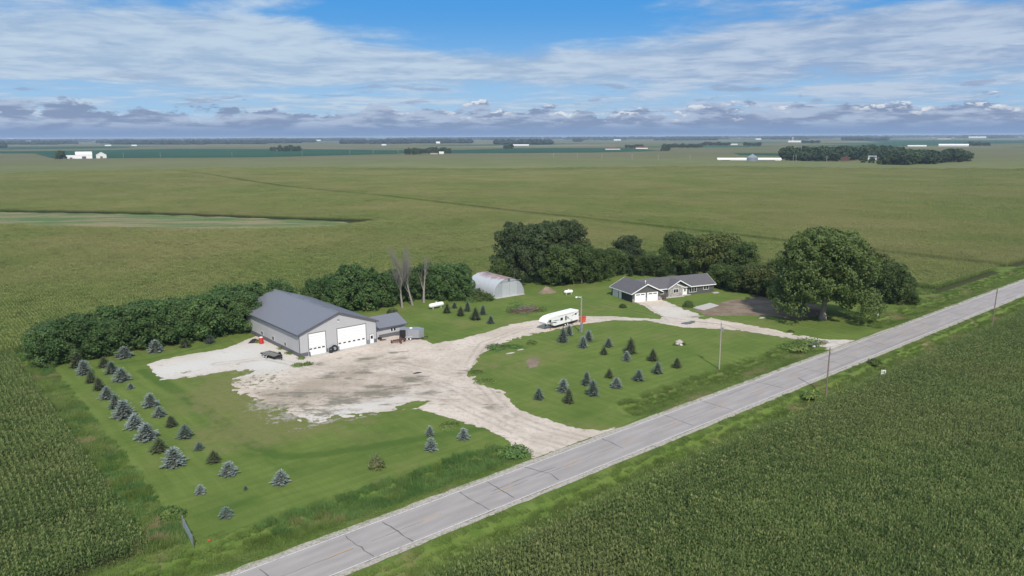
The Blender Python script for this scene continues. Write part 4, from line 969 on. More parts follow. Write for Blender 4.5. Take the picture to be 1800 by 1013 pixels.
# dead trees
def dead_tree(px, py, H, lean, seed, fine, label, base_r=.34, forks=2):
    r = random.Random(seed); e = empty('dead_tree', (*gp(px, py), 0)); m = MB(); tw = MB()
    def grow(p, d, L, rad, lev):
        n = 4 if lev == 0 else 3; q = p
        for i in range(n):
            d2 = (d+Vector((r.uniform(-.16, .16), r.uniform(-.16, .16), .05))).normalized(); nq = q+d2*L/n; (m if lev < 2 else tw).cyl(q, nq, rad, rad*.82, 7 if lev < 2 else 3, False); rad *= .82; q = nq; d = d2
            if lev < 4 and (i > 0 or lev > 0):
                for c in range(1 if lev < 1 else fine):
                    sd = (d+Vector((r.uniform(-1, 1), r.uniform(-1, 1), r.uniform(.1, .9)))*.6).normalized(); grow(q, sd, L*r.uniform(.42, .62), rad*.5, lev+1)
        if lev < 4:
            for c in range(2):
                sd = (d+Vector((r.uniform(-.6, .6), r.uniform(-.6, .6), .3))).normalized(); grow(q, sd, L*r.uniform(.5, .65), rad*.75, lev+1)
    grow(Vector((0, 0, -.2)), Vector((lean[0], lean[1], 1)).normalized(), H*.52, base_r, 0)
    m.build('trunk', M_dead, e); tw.build('twigs', M_dead, e); return tag(e, label, 'dead tree', 'dead trees behind the shop')
dead_tree(707, 541, 15, (.02, 0), 3, 3, 'leftmost and tallest bare dead tree behind the annex, many fine twigs')
dead_tree(725, 536.5, 12.5, (-.16, 0), 9, 2, 'middle leaning dead tree with forked pale trunk behind the annex', .34)
dead_tree(745, 532, 12, (.12, 0), 14, 1, 'rightmost crooked dead tree with thick broken trunk near the propane tank', .4)

# ------------------------------------------------------------------ the shop
def wall_z(x, W, eave, ridge, c=None): return eave+(ridge-eave)*(1-abs(x-W/2)/(W/2))
shop = empty('machine_shop', (-45.711, 156.097, 0), math.radians(40.36))
tag(shop, 'large grey steel machine shop with slate roof, two white overhead doors and a low annex', 'shop building')
W, L, EV, RG = 18.85, 33.7, 5.15, 8.5
m = MB()
m.prism([(0, 0), (W, 0), (W, EV), (W/2, RG-.15), (0, EV)], 'y', 0, .15); m.build('gable_wall', M_shop_front, shop); m = MB(); m.prism([(0, 0), (W, 0), (W, EV), (W/2, RG-.15), (0, EV)], 'y', L-.15, L)
m.build('gable_wall', M_shop_front, shop)
m = MB().box(0, .15, .15, L-.15, 0, EV).box(W-.15, W, .15, L-.15, 0, EV); m.build('side_wall', M_shop_side, shop)
m = MB().box(-.03, -.003, 0, L, 0, .92).box(W+.003, W+.03, 0, 2.4, 0, .92)
for a, b in ((-.03, 1.9), (6.35, 8.75), (16.5, 17.0), (18.2, W+.03)): m.box(a, b, -.03, -.003, 0, .92)
m.build('wainscot', M_wains, shop)
s_ = (RG-EV)/(W/2); ov = .5
for sgn, x0 in ((1, 0), (-1, W)):
    p = [(x0-sgn*ov, EV-s_*ov+.02), (W/2, RG+.02), (W/2, RG+.17), (x0-sgn*ov, EV-s_*ov+.17)]
    m = MB().prism(p, 'y', -.35, L+.35); m.build('roof_slope', M_roof_shop, shop)
m = MB()
for sgn, x0 in ((1, 0), (-1, W)):
    e0 = x0-sgn*(ov+.03)
    for y0 in (-.41, L+.35): m.prism([(e0, EV-s_*ov-.16), (W/2, RG-.16), (W/2, RG+.20), (e0, EV-s_*ov+.20)], 'y', y0, y0+.06)
    m.box(min(e0, e0+sgn*-.05), max(e0, e0-sgn*.05), -.35, L+.35, EV-s_*ov-.12, EV-s_*ov+.16)
m.build('roof_trim', M_trim_dark, shop)
m = MB().prism([(W/2-.25, RG+.09), (W/2, RG+.2), (W/2+.25, RG+.09), (W/2+.25, RG+.13), (W/2, RG+.25), (W/2-.25, RG+.13)], 'y', -.35, L+.35); m.build('ridge_cap', M_roof_shop, shop)
for yv in (5.5, 12, 18.5, 25.5):
    a, b = W/2+.3, W/2+.75; m = MB().prism([(a, RG-s_*(a-W/2)+.18), (b, RG-s_*(b-W/2)+.18), (b, RG-s_*(b-W/2)+.25), (a, RG-s_*(a-W/2)+.25)], 'y', yv, yv+2.6); m.build('ridge_vent', M_trim_dark, shop)
m = MB()
for a in (-.04, W-.08): m.box(a, a+.12, -.045, .08, .0, EV-.02)
m.build('corner_trim', M_trim_dark, shop)
def oh_door(x0, x1, h, nwin, rows, wrow, parent, y=-.02):
    m = MB(); m.box(x0-.12, x0, y-.05, y+.02, 0, h+.12).box(x1, x1+.12, y-.05, y+.02, 0, h+.12).box(x0, x1, y-.05, y+.02, h, h+.12); f = m.build('door_frame', M_trim_dark, parent)
    d = empty('overhead_door', (0, 0, 0)); d.parent = parent
    ph = h/rows
    for i in range(rows):
        m = MB().box(x0, x1, y-.02, y+.03, i*ph+.02, (i+1)*ph-.02); m.build('panel', M_white, d)
    for i in range(nwin):
        c = x0+(x1-x0)*(i+.5)/nwin+(-.1 if nwin < 9 else 0); m = MB().box(c-.32, c+.32, y-.035, y-.022, wrow*ph+.12, wrow*ph+.40); m.build('window', M_glass, d)
    return d
oh_door(2.15, 6.1, 4.85, 4, 8, 2, shop); oh_door(9.0, 16.1, 4.85, 6, 8, 2, shop)
def man_door(x0, x1, h, parent, y=-.02, win=True, mat=None):
    MB().box(x0-.08, x1+.08, y-.02, y+.02, 0, h+.08).build('door_frame', M_trim_dark, parent)
    d = MB().box(x0, x1, y-.05, y-.022, 0.02, h).build('door', mat or M_white, parent)
    if win: MB().box(x0+.18, x1-.18, y-.06, y-.051, h*.52, h*.88).build('window', M_glass, d)
    MB().box(x1-.14, x1-.07, y-.09, y-.051, h*.46, h*.49).build('door_handle', M_steel, d); return d
man_door(17.1, 18.05, 2.1, shop)
for yy in (7.2, 13.8, 20.1, 26.7):
    f = MB().box(-.05, -.003, yy-.5, yy+.5, 1.1, 2.0).build('window', M_white_dirty, shop)
    for q in (-.44, .04): MB().box(-.06, -.051, yy+q, yy+q+.40, 1.16, 1.94).build('pane', M_glass, f)
MB().box(9.22, 9.58, -.16, -.003, 6.75, 7.05).build('lamp_box', M_greymetal, shop); MB().cyl((9.4, -.02, 6.45), (9.4, -.14, 6.4), .2, .2, 10).build('lamp_head', M_white, shop)
MB().box(16.35, 16.9, -.45, -.04, 0, 1.0).build('meter_box', M_greymetal, shop)
MB().box(-.2, W+.3, -1.6, -.04, 0, .07).build('apron', M_concrete, shop)
# annex
AX0, AX1, AY0, AYR, AY1 = 18.87, 28.1, 2.4, 6.6, 10.8; AE, AR = 2.65, 4.35
m = MB().box(AX0, AX1, AY0, AY0+.12, 0, AE).box(AX0, AX1, AY1-.12, AY1, 0, AE); m.build('annex_wall', M_shop_front, shop)
m = MB().prism([(AY0+.12, 0), (AY1-.12, 0), (AY1-.12, AE), (AYR, AR-.1), (AY0+.12, AE)], 'x', AX1-.12, AX1); m.build('annex_gable_wall', M_shop_side, shop)
m = MB().box(20.9, AX1+.03, AY0-.03, AY0-.003, 0, .9).box(AX1+.003, AX1+.03, AY0, AY1, 0, .9); m.build('annex_wainscot', M_wains, shop)
sa = (AR-AE)/(AYR-AY0)
for sg, y0 in ((1, AY0), (-1, AY1)): MB().prism([(y0-sg*.45, AE-sa*.45+.02), (AYR, AR+.02), (AYR, AR+.14), (y0-sg*.45, AE-sa*.45+.14)], 'x', AX0+.01, AX1+.5).build('annex_roof_slope', M_roof_annex, shop)
m = MB().prism([(AY0-.5, AE-sa*.5-.12), (AYR, AR-.14), (AYR, AR+.17), (AY0-.5, AE-sa*.5+.15)], 'x', AX1+.5, AX1+.55).box(AX0+.02, AX1+.5, AY0-.53, AY0-.47, AE-sa*.45-.14, AE-sa*.45+.13); m.build('annex_roof_trim', M_trim_dark, shop)
man_door(19.2, 20.15, 2.1, shop, AY0-.02)
for a in (24.1, 24.9):
    f = MB().box(a-.03, a+.63, AY0-.05, AY0-.003, 1.2, 2.1).build('window', M_white, shop); MB().box(a+.04, a+.56, AY0-.06, AY0-.051, 1.27, 2.03).build('pane', M_glass, f)

# bollards, tyres, small yard things near the shop
TH = math.radians(40.36)
def shop_at(x, y): return (-45.711+x*math.cos(TH)-y*math.sin(TH), 156.097+x*math.sin(TH)+y*math.cos(TH))
for i, (x_, lb) in enumerate(((1.95, 'steel bollard left of the small overhead door'), (8.8, 'steel bollard left of the wide overhead door'), (6.35, 'steel bollard right of the small overhead door'))):
    m = MB().cyl((0, 0, -.1), (0, 0, 1.05), .11, .11, 10).lathe([(.11, 0), (.08, .05), (.02, .08)], (0, 0, 1.05), 'z', 10); o = m.build('bollard', M_trim_dark if i < 2 else M_greymetal); o.location = (*shop_at(x_, -.8), 0); tag(o, lb, 'bollard', 'bollards at the shop doors')
def tyre(m, c, r, w_, axis='y'): return m.lathe([(r*.55, -w_/2), (r*.92, -w_/2), (r, -w_*.3), (r, w_*.3), (r*.92, w_/2), (r*.55, w_/2), (r*.5, 0)], c, axis, 18)
for i, (x_, y_, r_, tilt, lb) in enumerate(((7.9, -.6, .78, 1.25, 'large black tractor tyre leaning on the shop wall between the doors'), (7.15, -.55, .6, 1.2, 'smaller black tyre leaning left of the large tyre'), (6.8, -.95, .5, .15, 'black tyre lying flat by the bollard'), (20.6, 1.6, .5, .1, 'black tyre lying by the annex door'))):
    e = empty('tyre', (*shop_at(x_, y_), .3 if tilt < 1 else r_*.95), TH); e.rotation_euler = (tilt, 0, TH+.3 if tilt < 1 else TH); m = MB(); tyre(m, (0, 0, 0), r_, .36, 'z'); m.build('tread', M_black, e); MB().cyl((0, 0, -.05), (0, 0, .05), r_*.5, r_*.5, 14).build('rim', M_greymetal, e); tag(e, lb, 'tyre')
# red tank
e = empty('fuel_tank', (*gp(459.5, 604.5), 0), .7); MB().cyl((0, 0, .25), (0, 0, 1.35), .52, .52, 16).lathe([(.52, 1.35), (.4, 1.5), (.1, 1.58)], (0, 0, 0), 'z', 16).build('tank', M_red, e); MB().lathe([(.45, 1.52), (.3, 1.66), (.08, 1.7)], (0, 0, 0), 'z', 14).build('lid', M_white_dirty, e)
m = MB()
for a in (0, 2.1, 4.2): m.cyl((math.cos(a)*.4, math.sin(a)*.4, -.05), (math.cos(a)*.4, math.sin(a)*.4, .3), .05, .05, 6)
m.build('leg', M_greymetal, e); tag(e, 'small red tank with pale lid beside the shop side wall', 'tank')
# flatbed trailer
fx, fy = gp(479, 628.5); a0 = math.atan2(gp(499, 633)[1]-gp(462, 621)[1], gp(499, 633)[0]-gp(462, 621)[0])
e = empty('flatbed_trailer', (fx, fy, 0), a0)
m = MB()
for k in range(7): MB().box(-2.9, 2.1, -.98+k*.285, -.98+k*.285+.265, .66, .72).build('plank', M_deck, e)
MB().box(-2.9, 2.15, -1.06, -1.0, .5, .8).box(-2.9, 2.15, 1.03, 1.09, .5, .8).box(2.1, 2.2, -1.0, 1.03, .5, .8).box(-2.98, -2.9, -1.06, 1.09, .5, .74).box(-2.8, 2.1, -.5, -.4, .48, .65).box(-2.8, 2.1, .4, .5, .48, .65).build('frame', M_black, e)
MB().cyl((2.15, -.9, .55), (3.6, 0, .5), .06).cyl((2.15, .95, .55), (3.6, 0, .5), .06).cyl((3.4, 0, 0), (3.4, 0, .8), .05).build('tongue', M_black, e)
for xx in (-1.2, -.35):
    for yy in (-1.2, 1.23):
        m = MB(); tyre(m, (xx, yy, .35), .35, .22, 'y'); w0 = m.build('wheel', M_black, e); MB().cyl((xx, yy-.12, .35), (xx, yy+.12, .35), .19, .19, 12).build('rim', M_white, w0)
MB().box(-1.75, .2, -1.36, -1.07, .72, .78).box(-1.75, .2, 1.1, 1.39, .72, .78).build('fender', M_greymetal, e)
MB().box(.9, 1.9, .95, 1.0, .8, 1.25).box(2.2, 2.9, -.3, .3, .62, .95).build('toolbox', M_black, e)
tag(e, 'black flatbed trailer with grey plank deck parked on white gravel', 'trailer')
# enclosed cargo trailer
cx, cy = gp(723, 596); e = empty('cargo_trailer', (cx, cy, 0), TH-.62)
MB().prism([(-2.6, .45), (1.9, .45), (1.9, 2.55), (-2.6, 2.55)], 'y', -1.1, 1.1).build('body', M_greymetal, e)
MB().prism([(1.9, -1.1), (3.0, -.25), (3.0, .25), (1.9, 1.1)], 'z', .45, 2.5).build('nose', M_silver, e)
MB().box(-2.62, -1.2, -1.112, -1.102, .5, 2.5).build('side_panel', M_black, e); MB().box(-.6, 1.89, -1.112, -1.102, .5, 2.5).build('side_panel', M_silver, e)
MB().box(-2.65, 1.95, -1.13, 1.13, 2.552, 2.6).build('roof', M_silver, e); MB().box(-.3, .3, -.3, .3, 2.6, 2.75).build('roof_vent', M_white, e)
MB().cyl((3., 0, .45), (4., 0, .45), .06).cyl((3.7, 0, 0), (3.7, 0, .9), .05).build('tongue', M_black, e)
for xx in (-.9, -.1):
    for yy in (-1.18, 1.18):
        m = MB(); tyre(m, (xx, yy, .35), .35, .22, 'y'); w0 = m.build('wheel', M_black, e); MB().cyl((xx, yy-.12, .35), (xx, yy+.12, .35), .19, .19, 12).build('rim', M_white, w0)
MB().box(-1.35, .35, -1.28, -1.115, .72, .8).build('fender', M_white_dirty, e)
tag(e, 'enclosed grey and black cargo trailer with V nose parked beside the annex', 'trailer')
# rusty cultivator-like implement
e = empty('farm_implement', (*gp(701, 603), 0), .5); m = MB().box(-1.5, 1.5, -.1, .1, .55, .7).box(-1.2, 1.2, .6, .8, .55, .7).cyl((0, -.1, .6), (0, -1.4, .4), .06)
for k in range(6): m.cyl((-1.3+k*.5, 0, .6), (-1.3+k*.5, .2, 0), .05); m.cyl((-1.1+k*.42, .7, .6), (-1.1+k*.42, .9, 0), .05)
m.build('frame', M_rust, e)
for xx in (-1.6, 1.6, .2): mm = MB(); tyre(mm, (xx, .35 if xx != .2 else -.9, .4), .4, .2, 'x'); mm.build('wheel', M_rust, e)
MB().lathe([(.28, 0), (.28, .5), (.1, .6)], (.5, .2, .65), 'z', 10).build('hopper', M_rust, e)
tag(e, 'small rusty red farm implement on gravel left of the cargo trailer', 'farm implement')
mound(673, 598.5, 1.4, .6, .35, M_rust, 'scrap_pile', 'low brown scrap pile along the annex wall', 'scrap', 12)

# propane tanks
def propane(px0, py0, px1, py1, r, label):
    a = gp(px0, py0); b = gp(px1, py1); Lh = math.hypot(b[0]-a[0], b[1]-a[1])/2; e = empty('propane_tank', ((a[0]+b[0])/2, (a[1]+b[1])/2, 0), math.atan2(b[1]-a[1], b[0]-a[0])); z = r+.35
    MB().lathe([(.05, -Lh), (r*.6, -Lh+.12), (r*.92, -Lh+.35), (r, -Lh+.6), (r, Lh-.6), (r*.92, Lh-.35), (r*.6, Lh-.12), (.05, Lh)], (0, 0, z), 'x', 18).build('shell', M_white, e, smooth=True)
    MB().cyl((0, 0, z+r-.02), (0, 0, z+r+.25), .22, .22, 12).build('valve_dome', M_white_dirty, e)
    for s in (-1, 1): MB().box(s*Lh*.55-.12, s*Lh*.55+.12, -r*.7, r*.7, -.05, z-r*.6).build('leg', M_concrete, e)
    return tag(e, label, 'propane tank')
propane(754.5, 544.5, 779.5, 539.5, .62, 'long white propane tank on the lawn behind the annex')
propane(991.5, 518.5, 1007, 517, .50, 'short white propane tank on the lawn left of the house')

# ------------------------------------------------------------------ arched shed (quonset)
qa = gp(866.7, 525.0); qb = gp(922, 516.2); QW = math.hypot(qb[0]-qa[0], qb[1]-qa[1]); qr = math.atan2(qb[1]-qa[1], qb[0]-qa[0])
qs = empty('arched_shed', (qa[0], qa[1], 0), qr); tag(qs, 'arched corrugated metal shed with rust streaks along its crown', 'shed'); QL, QH = 14., 5.4
def rust_fn(t, b):
    o = t.new('ShaderNodeTexCoord').outputs['Object']; xx, yy, zz = t.sep(o)[0:3]
    rib = t.m('PINGPONG', yy, .3); t.put(b.inputs['Normal'], t.bump(t.ss(rib, 0, .3), .7, .08))
    c = t.mix(t.noise(o, .9, 5), (.42, .44, .47), (.55, .57, .60))
    n = t.noise(t.comb(t.m('MULTIPLY', xx, .35), t.m('MULTIPLY', yy, 1.6), t.m('MULTIPLY', zz, .25)), 1.1, 6, .65)
    k = t.m('ADD', n, t.m('MULTIPLY', t.m('SUBTRACT', zz, 4.6), .30)); seam = t.ss(t.m('PINGPONG', yy, .9), .0, .15, .10, 0)
    return t.mix(t.ss(t.m('ADD', k, seam), .56, .72, 0, .75), c, t.mix(n, (.30, .12, .085), (.22, .085, .07)))
M_quon = material('rusty_galvanised_arch', rust_fn, .5, .4, .15)
def arch(n=24, ins=0): return [(QW/2-(QW/2-ins)*math.cos(math.pi*i/n), (QH-ins)*math.sin(math.pi*i/n)**.86 if 0 < i < n else 0) for i in range(n+1)]
ys = np.arange(0, QL+.01, .2); V = []; F = []
A_ = arch()
for j, yy in enumerate(ys):
    ins = .05*(1+math.cos(2*math.pi*yy/.6))/2
    for (a, b) in A_: V.append((QW/2+(a-QW/2)*(1-ins/QW*2), yy, b*(1-ins/QH)))
k = len(A_)
for j in range(len(ys)-1):
    for i in range(k-1): F.append((j*k+i, j*k+i+1, (j+1)*k+i+1, (j+1)*k+i))
link('arched_roof', mesh_from('arched_roof', V, F, M_quon, True), qs)
AI = arch(24, .12); M_qwall = ribbed('corrugated_end_wall', (.40, .42, .45), .32, 0, .9, .12, .5, .2); M_qdoor = ribbed('corrugated_sliding_door', (.47, .49, .52), .38, 2, 1., .12, .5, .2)
MB().prism(AI, 'y', .15, .22).build('end_wall', M_qwall, qs); MB().prism(AI, 'y', QL-.25, QL-.18).build('end_wall', M_qwall, qs)
dc = QW*.52
for s in (-1, 1): MB().box(dc+(-2.7 if s < 0 else .03), dc+(-.03 if s < 0 else 2.7), .02, .13, .05, 4.35).build('sliding_door', M_qdoor, qs)
MB().box(dc-3.2, dc+3.6, -.04, .10, 4.36, 4.5).build('door_track', M_greymetal, qs); MB().box(dc+2.6, dc+4.2, -.12, .05, 4.4, 4.55).build('track_arm', M_greymetal, qs)
MB().lathe([(.3, 0), (.3, .3), (.12, .45)], (QW/2, .0, 4.85), 'z', 10).build('lamp', M_trim_dark, qs)
MB().lathe([(.35, 0), (.35, .35), (.5, .4), (.1, .6)], (QW/2, 11, QH-.1), 'z', 12).build('roof_vent', M_steel, qs)
MB().box(.5, QW-.5, -1.0, .0, -.05, .08).build('threshold', M_concrete, qs)
# white hull and board leaning near it
e = empty('boat', (*gp(821, 520), 0), .3); V = []; F = []
secs = [(-2.3, .75, .55), (-1, .9, .6), (.5, .8, .6), (1.6, .5, .65), (2.3, .05, .7)]
for x_, w_, h_ in secs: V += [(x_, -w_, .1), (x_, -w_*.7, h_+.3), (x_, 0, h_+.55), (x_, w_*.7, h_+.3), (x_, w_, .1)]
for j in range(4):
    for i in range(4): F.append((j*5+i, j*5+i+1, (j+1)*5+i+1, (j+1)*5+i))
F += [(0, 1, 2, 3, 4)]; link('hull', mesh_from('hull', V, F, M_white_dirty), e); MB().box(-2.2, 1.8, -.95, .95, -.02, .12).build('gunwale', M_greymetal, e); tag(e, 'white upturned boat hull in weeds left of the arched shed', 'boat')
o = MB().prism([(-.5, 0), (.5, 0), (.5, 1.9), (-.5, 1.9)], 'y', 0, .08).build('metal_panel', M_steel); o.location = (*gp(850, 527.5), 0); o.rotation_euler = (-.5, 0, .5); tag(o, 'pale metal panel leaning in the bushes before the arched shed', 'panel')

# ------------------------------------------------------------------ the house
HT = math.radians(23.29); hs = empty('ranch_house', (34.258, 209.343, 0), HT); tag(hs, 'long grey ranch house with white trim, stone entry gable and attached two-door garage', 'house')
GW, GD, E_, R_, Y1, YR, YB, XE = 9.41, 11.5, 2.72, 4.95, 2.67, 7., 11.33, 30.46
def gable_roof_y(x0, x1, y0, y1, eave, ridge, ovx=.5, th=.14, name='roof_slope', trim=True, back=True):
    """ridge along y"""
    c = (x0+x1)/2; s = (ridge-eave)/((x1-x0)/2)
    for sg, xx in ((1, x0), (-1, x1)): MB().prism([(xx-sg*ovx, eave-s*ovx), (c, ridge), (c, ridge+th), (xx-sg*ovx, eave-s*ovx+th)], 'y', y0, y1).build(name, M_shingle, hs)
    if trim:
        m = MB()
        for sg, xx in ((1, x0), (-1, x1)):
            ex = xx-sg*(ovx+.02)
            for yy in ((y0-.05, y1) if back else (y0-.05,)): m.prism([(ex, eave-s*ovx-.12), (c, ridge-.12), (c, ridge+.18), (ex, eave-s*ovx+.17)], 'y', yy, yy+.05)
            m.box(min(ex, ex-sg*.06), max(ex, ex-sg*.06), y0, y1, eave-s*ovx-.1, eave-s*ovx+.13)
        m.build('rake_trim', M_white, hs)
MB().prism([(0, 0), (GW, 0), (GW, E_), (GW/2, R_-.1), (0, E_)], 'y', 0, .15).build('garage_front_wall', M_siding, hs)
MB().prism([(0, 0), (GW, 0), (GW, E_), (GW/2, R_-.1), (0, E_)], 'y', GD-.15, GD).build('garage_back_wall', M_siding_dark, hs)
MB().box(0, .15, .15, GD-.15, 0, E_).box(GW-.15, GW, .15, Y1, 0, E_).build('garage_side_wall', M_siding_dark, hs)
gable_roof_y(0, GW, -.5, GD+.4, E_, R_, .55)
MB().box(GW, XE, Y1, Y1+.15, 0, E_).box(GW, XE, YB-.15, YB, 0, E_).build('wall', M_siding, hs)
MB().prism([(Y1+.15, 0), (YB-.15, 0), (YB-.15, E_), (YR, R_-.1), (Y1+.15, E_)], 'x', XE-.15, XE).build('gable_end_wall', M_siding, hs)
sh = (R_-E_)/(YR-Y1)
for sg, yy in ((1, Y1), (-1, YB)): MB().prism([(yy-sg*.5, E_-sh*.5-.01), (YR, R_-.01), (YR, R_+.13), (yy-sg*.5, E_-sh*.5+.13)], 'x', GW/2+.3, XE+.45).build('roof_slope', M_shingle, hs)
m = MB().box(GW+.56, XE+.45, Y1-.58, Y1-.52, E_-sh*.5-.14, E_-sh*.5+.12)
for sg, yy in ((1, Y1), (-1, YB)): m.prism([(yy-sg*.55, E_-sh*.55-.12), (YR, R_-.13), (YR, R_+.16), (yy-sg*.55, E_-sh*.55+.15)], 'x', XE+.45, XE+.5)
m.build('fascia', M_white, hs)
# garage doors
for a, b in ((.85, 4.3), (5.0, 8.45)):
    MB().box(a-.1, b+.1, -.03, -.003, 0, 2.5).build('door_frame', M_white, hs); d = empty('garage_door', (0, 0, 0)); d.parent = hs
    for i in range(4): MB().box(a, b, -.07, -.033, i*.6+.01, i*.6+.59).build('panel', M_white, d)
    for i in range(2): c = a+(b-a)*(.27+.46*i); MB().box(c-.62, c+.62, -.08, -.071, 1.96, 2.24).build('window', M_glass, d)
for a, b in ((.0, .74), (4.41, 4.89), (8.56, GW)): MB().box(a, b, -.12, -.003, 0, 1.05).build('stone_pier', M_stone, hs)
# left side door and shutter
MB().box(-.05, -.003, 7.6, 10.8, 0, 2.25).build('side_door', M_white_dirty, hs); MB().box(-.05, -.003, 5.9, 7.2, 0, 2.2).build('side_door', M_white, hs)
MB().cyl((-.9, 11.2, 1.9), (-.2, 11.4, 2.4), .12, .12, 8).build('satellite_mount', M_trim_dark, hs)
# stone entry
GX0, GX1, GC, SY = 13.5, 21.25, 17.35, Y1-.75
MB().prism([(13.5, 0), (18.6, 0), (18.6, 2.75), (16.5, 3.62), (13.5, 2.42)], 'y', SY, Y1-.003).build('stone_wall', M_stone, hs)
MB().prism([(GX0, 2.45), (GX1, 2.45), (GC, 4.45)], 'y', SY+.25, SY+.4).build('gable_wall', M_siding, hs)
gable_roof_y(GX0, GX1, SY-.35, YR-.6, 2.62, 4.68, .3, .14, 'entry_roof_slope', True, False)
MB().prism([(16.35, 3.52), (16.5, 3.78), (19.2, 2.66), (19.1, 2.45)], 'y', SY-.08, SY-.004).build('inner_rake_trim', M_white, hs)
MB().box(18.55, 18.75, SY, Y1-.01, 0, 2.5).build('porch_post', M_white, hs)
MB().box(19.15, 20.65, Y1-.06, Y1-.003, 0, 2.35).build('door_frame', M_white, hs); d = MB().box(19.35, 20.4, Y1-.1, Y1-.063, .15, 2.2).build('door', M_white, hs); MB().box(19.62, 20.1, Y1-.11, Y1-.101, 1.1, 1.95).build('window', M_glass, d)
MB().box(18.7, 21.5, SY-.2, Y1-.07, 0, .14).build('porch_step', M_concrete, hs); MB().box(GW+.05, 18.5, SY-1.2, SY-.02, 0, .08).build('walkway', M_concrete, hs)
def hwin(x0, x1, z0, z1, n, yy):
    f = MB().box(x0, x1, yy-.07, yy-.003, z0, z1).build('window', M_white, hs); w_ = (x1-x0-.1*(n+1))/n
    for i in range(n): MB().box(x0+.1+i*(w_+.1), x0+.1+i*(w_+.1)+w_, yy-.08, yy-.071, z0+.12, z1-.12).build('pane', M_glass, f)
hwin(15.25, 17.0, 1.05, 2.35, 2, SY); hwin(21.4, 24.1, .6, 2.25, 3, Y1); hwin(26.6, 28.6, 1.0, 2.25, 2, Y1); hwin(11.0, 12.4, .95, 2.3, 1, Y1)
MB().cyl((4.6, .6, R_), (4.6, .6, R_+.75), .07, .07, 8).lathe([(.07, .0), (.2, .15), (.05, .45)], (4.6, .6, R_+.6), 'z', 8).build('roof_vent', M_white, hs); MB().cyl((9.6, 8, 4.3), (9.6, 8, 5.3), .09, .09, 8).build('roof_vent', M_steel, hs)
o = MB().box(-1., 1., -.5, .5, -.02, .22).build('concrete_step', M_concrete); o.location = (*gp(1257.5, 515.3), 0); o.rotation_euler = (0, 0, HT); tag(o, 'pale concrete step at the right end of the house', 'step')
o = MB(); pp = [gp(*q) for q in ((1217, 541.5), (1248, 533), (1264, 537.5), (1237, 546))]; c0 = (sum(p[0] for p in pp)/4, sum(p[1] for p in pp)/4); o.prism([(p[0]-c0[0], p[1]-c0[1]) for p in pp], 'z', -.05, .09); o = o.build('concrete_pad', M_concrete); o.location = (*c0, 0); tag(o, 'bare concrete pad on the lawn beside the bare soil', 'concrete pad')
e = empty('garden_bench', (*gp(1167.5, 526.), 0), HT); MB().box(-.6, .6, -.2, .2, .4, .46).build('seat', M_rust, e); MB().box(-.6, .6, .18, .22, .5, .9).build('backrest', M_rust, e)
for s in (-.5, .5): MB().box(s-.04, s+.04, -.18, .18, 0, .4).build('leg', M_rust, e)
tag(e, 'small reddish bench by the house wall right of the garage', 'bench')

# ------------------------------------------------------------------ camper trailer
ra = gp(975, 578.5); rb = gp(1018, 566.5); RL = math.hypot(rb[0]-ra[0], rb[1]-ra[1])+.7; ca_ = math.atan2(rb[1]-ra[1], rb[0]-ra[0]); e = empty('camper_trailer', (ra[0]-.7*math.cos(ca_), ra[1]-.7*math.sin(ca_), 0), ca_)
RW = 2.45
prof = [(-2.3, 1.65), (-2.6, 2.1), (-2.15, 2.8), (-1.0, 3.25), (1, 3.42), (RL-.6, 3.38), (RL-.2, 3.25), (RL-.15, .75), (0.7, .75), (.15, 1.0), (-.1, 1.65)]
o = MB().prism(prof, 'y', 0, RW).build('body', M_white, e, bevel=.08)
for a, b, c_, d_ in ((-1.35, -.65, 2.0, 2.55), (2.9, 3.75, 1.75, 2.35), (RL-1.7, RL-1.1, 2.25, 2.6)): f = MB().box(a-.05, b+.05, -.02, -.003, c_-.05, d_+.05).build('window', M_trim_dark, e); MB().box(a, b, -.03, -.021, c_, d_).build('pane', M_glass, f)
d = MB().box(4.6, 5.25, -.03, -.003, .95, 2.7).build('door', M_white_dirty, e); MB().box(4.66, 5.19, -.04, -.031, 1.5, 2.6).build('window', M_glass, d)
MB().prism([(-2.1, 1.95), (-1.55, 2.5), (-1.4, 2.55), (-1.75, 1.9)], 'y', -.02, -.004).prism([(-1.5, 1.95), (1.0, 1.75), (1.6, 1.35), (.8, 1.5)], 'y', -.025, -.008).build('swoosh_decal', M_decal, e)
MB().prism([(-.6, 2.2), (1.4, 2.15), (2.9, 1.95), (1.2, 1.98)], 'y', -.02, -.006).prism([(RL-3.0, 2.15), (RL-.3, 2.75), (RL-.3, 2.87), (RL-2.9, 2.27)], 'y', -.02, -.006).build('swoosh_decal', M_decal, e)
MB().box(2.0, RL-2.2, -.1, -.003, 2.98, 3.12).build('awning', M_white_dirty, e); MB().box(3.5, 4.4, .8, 1.6, 3.42, 3.66).build('air_conditioner', M_white, e); MB().box(.2, .8, .9, 1.5, 3.38, 3.52).build('roof_vent', M_white_dirty, e); MB().box(6.3, 6.8, .9, 1.4, 3.40, 3.52).build('roof_vent', M_white_dirty, e)
MB().box(1., RL-.4, .1, RW-.1, .45, .748).build('chassis', M_black, e)
MB().cyl((-1.2, RW/2, 1.7), (-1.2, RW/2, 1.0), .12, .15).cyl((-.5, .35, 0), (-.5, .35, 1.7), .06).cyl((-.5, RW-.35, 0), (-.5, RW-.35, 1.7), .06).build('hitch', M_black, e)
for xx in (4.6, 5.5):
    for yy in (.02, RW-.02):
        m = MB(); tyre(m, (xx, yy, .38), .38, .24, 'y'); w0 = m.build('wheel', M_black, e); MB().cyl((xx, yy-.13, .38), (xx, yy+.13, .38), .2, .2, 12).build('rim', M_white, w0)
tag(e, 'white fifth wheel camper trailer with dark swooshes parked on the gravel lane', 'camper trailer')
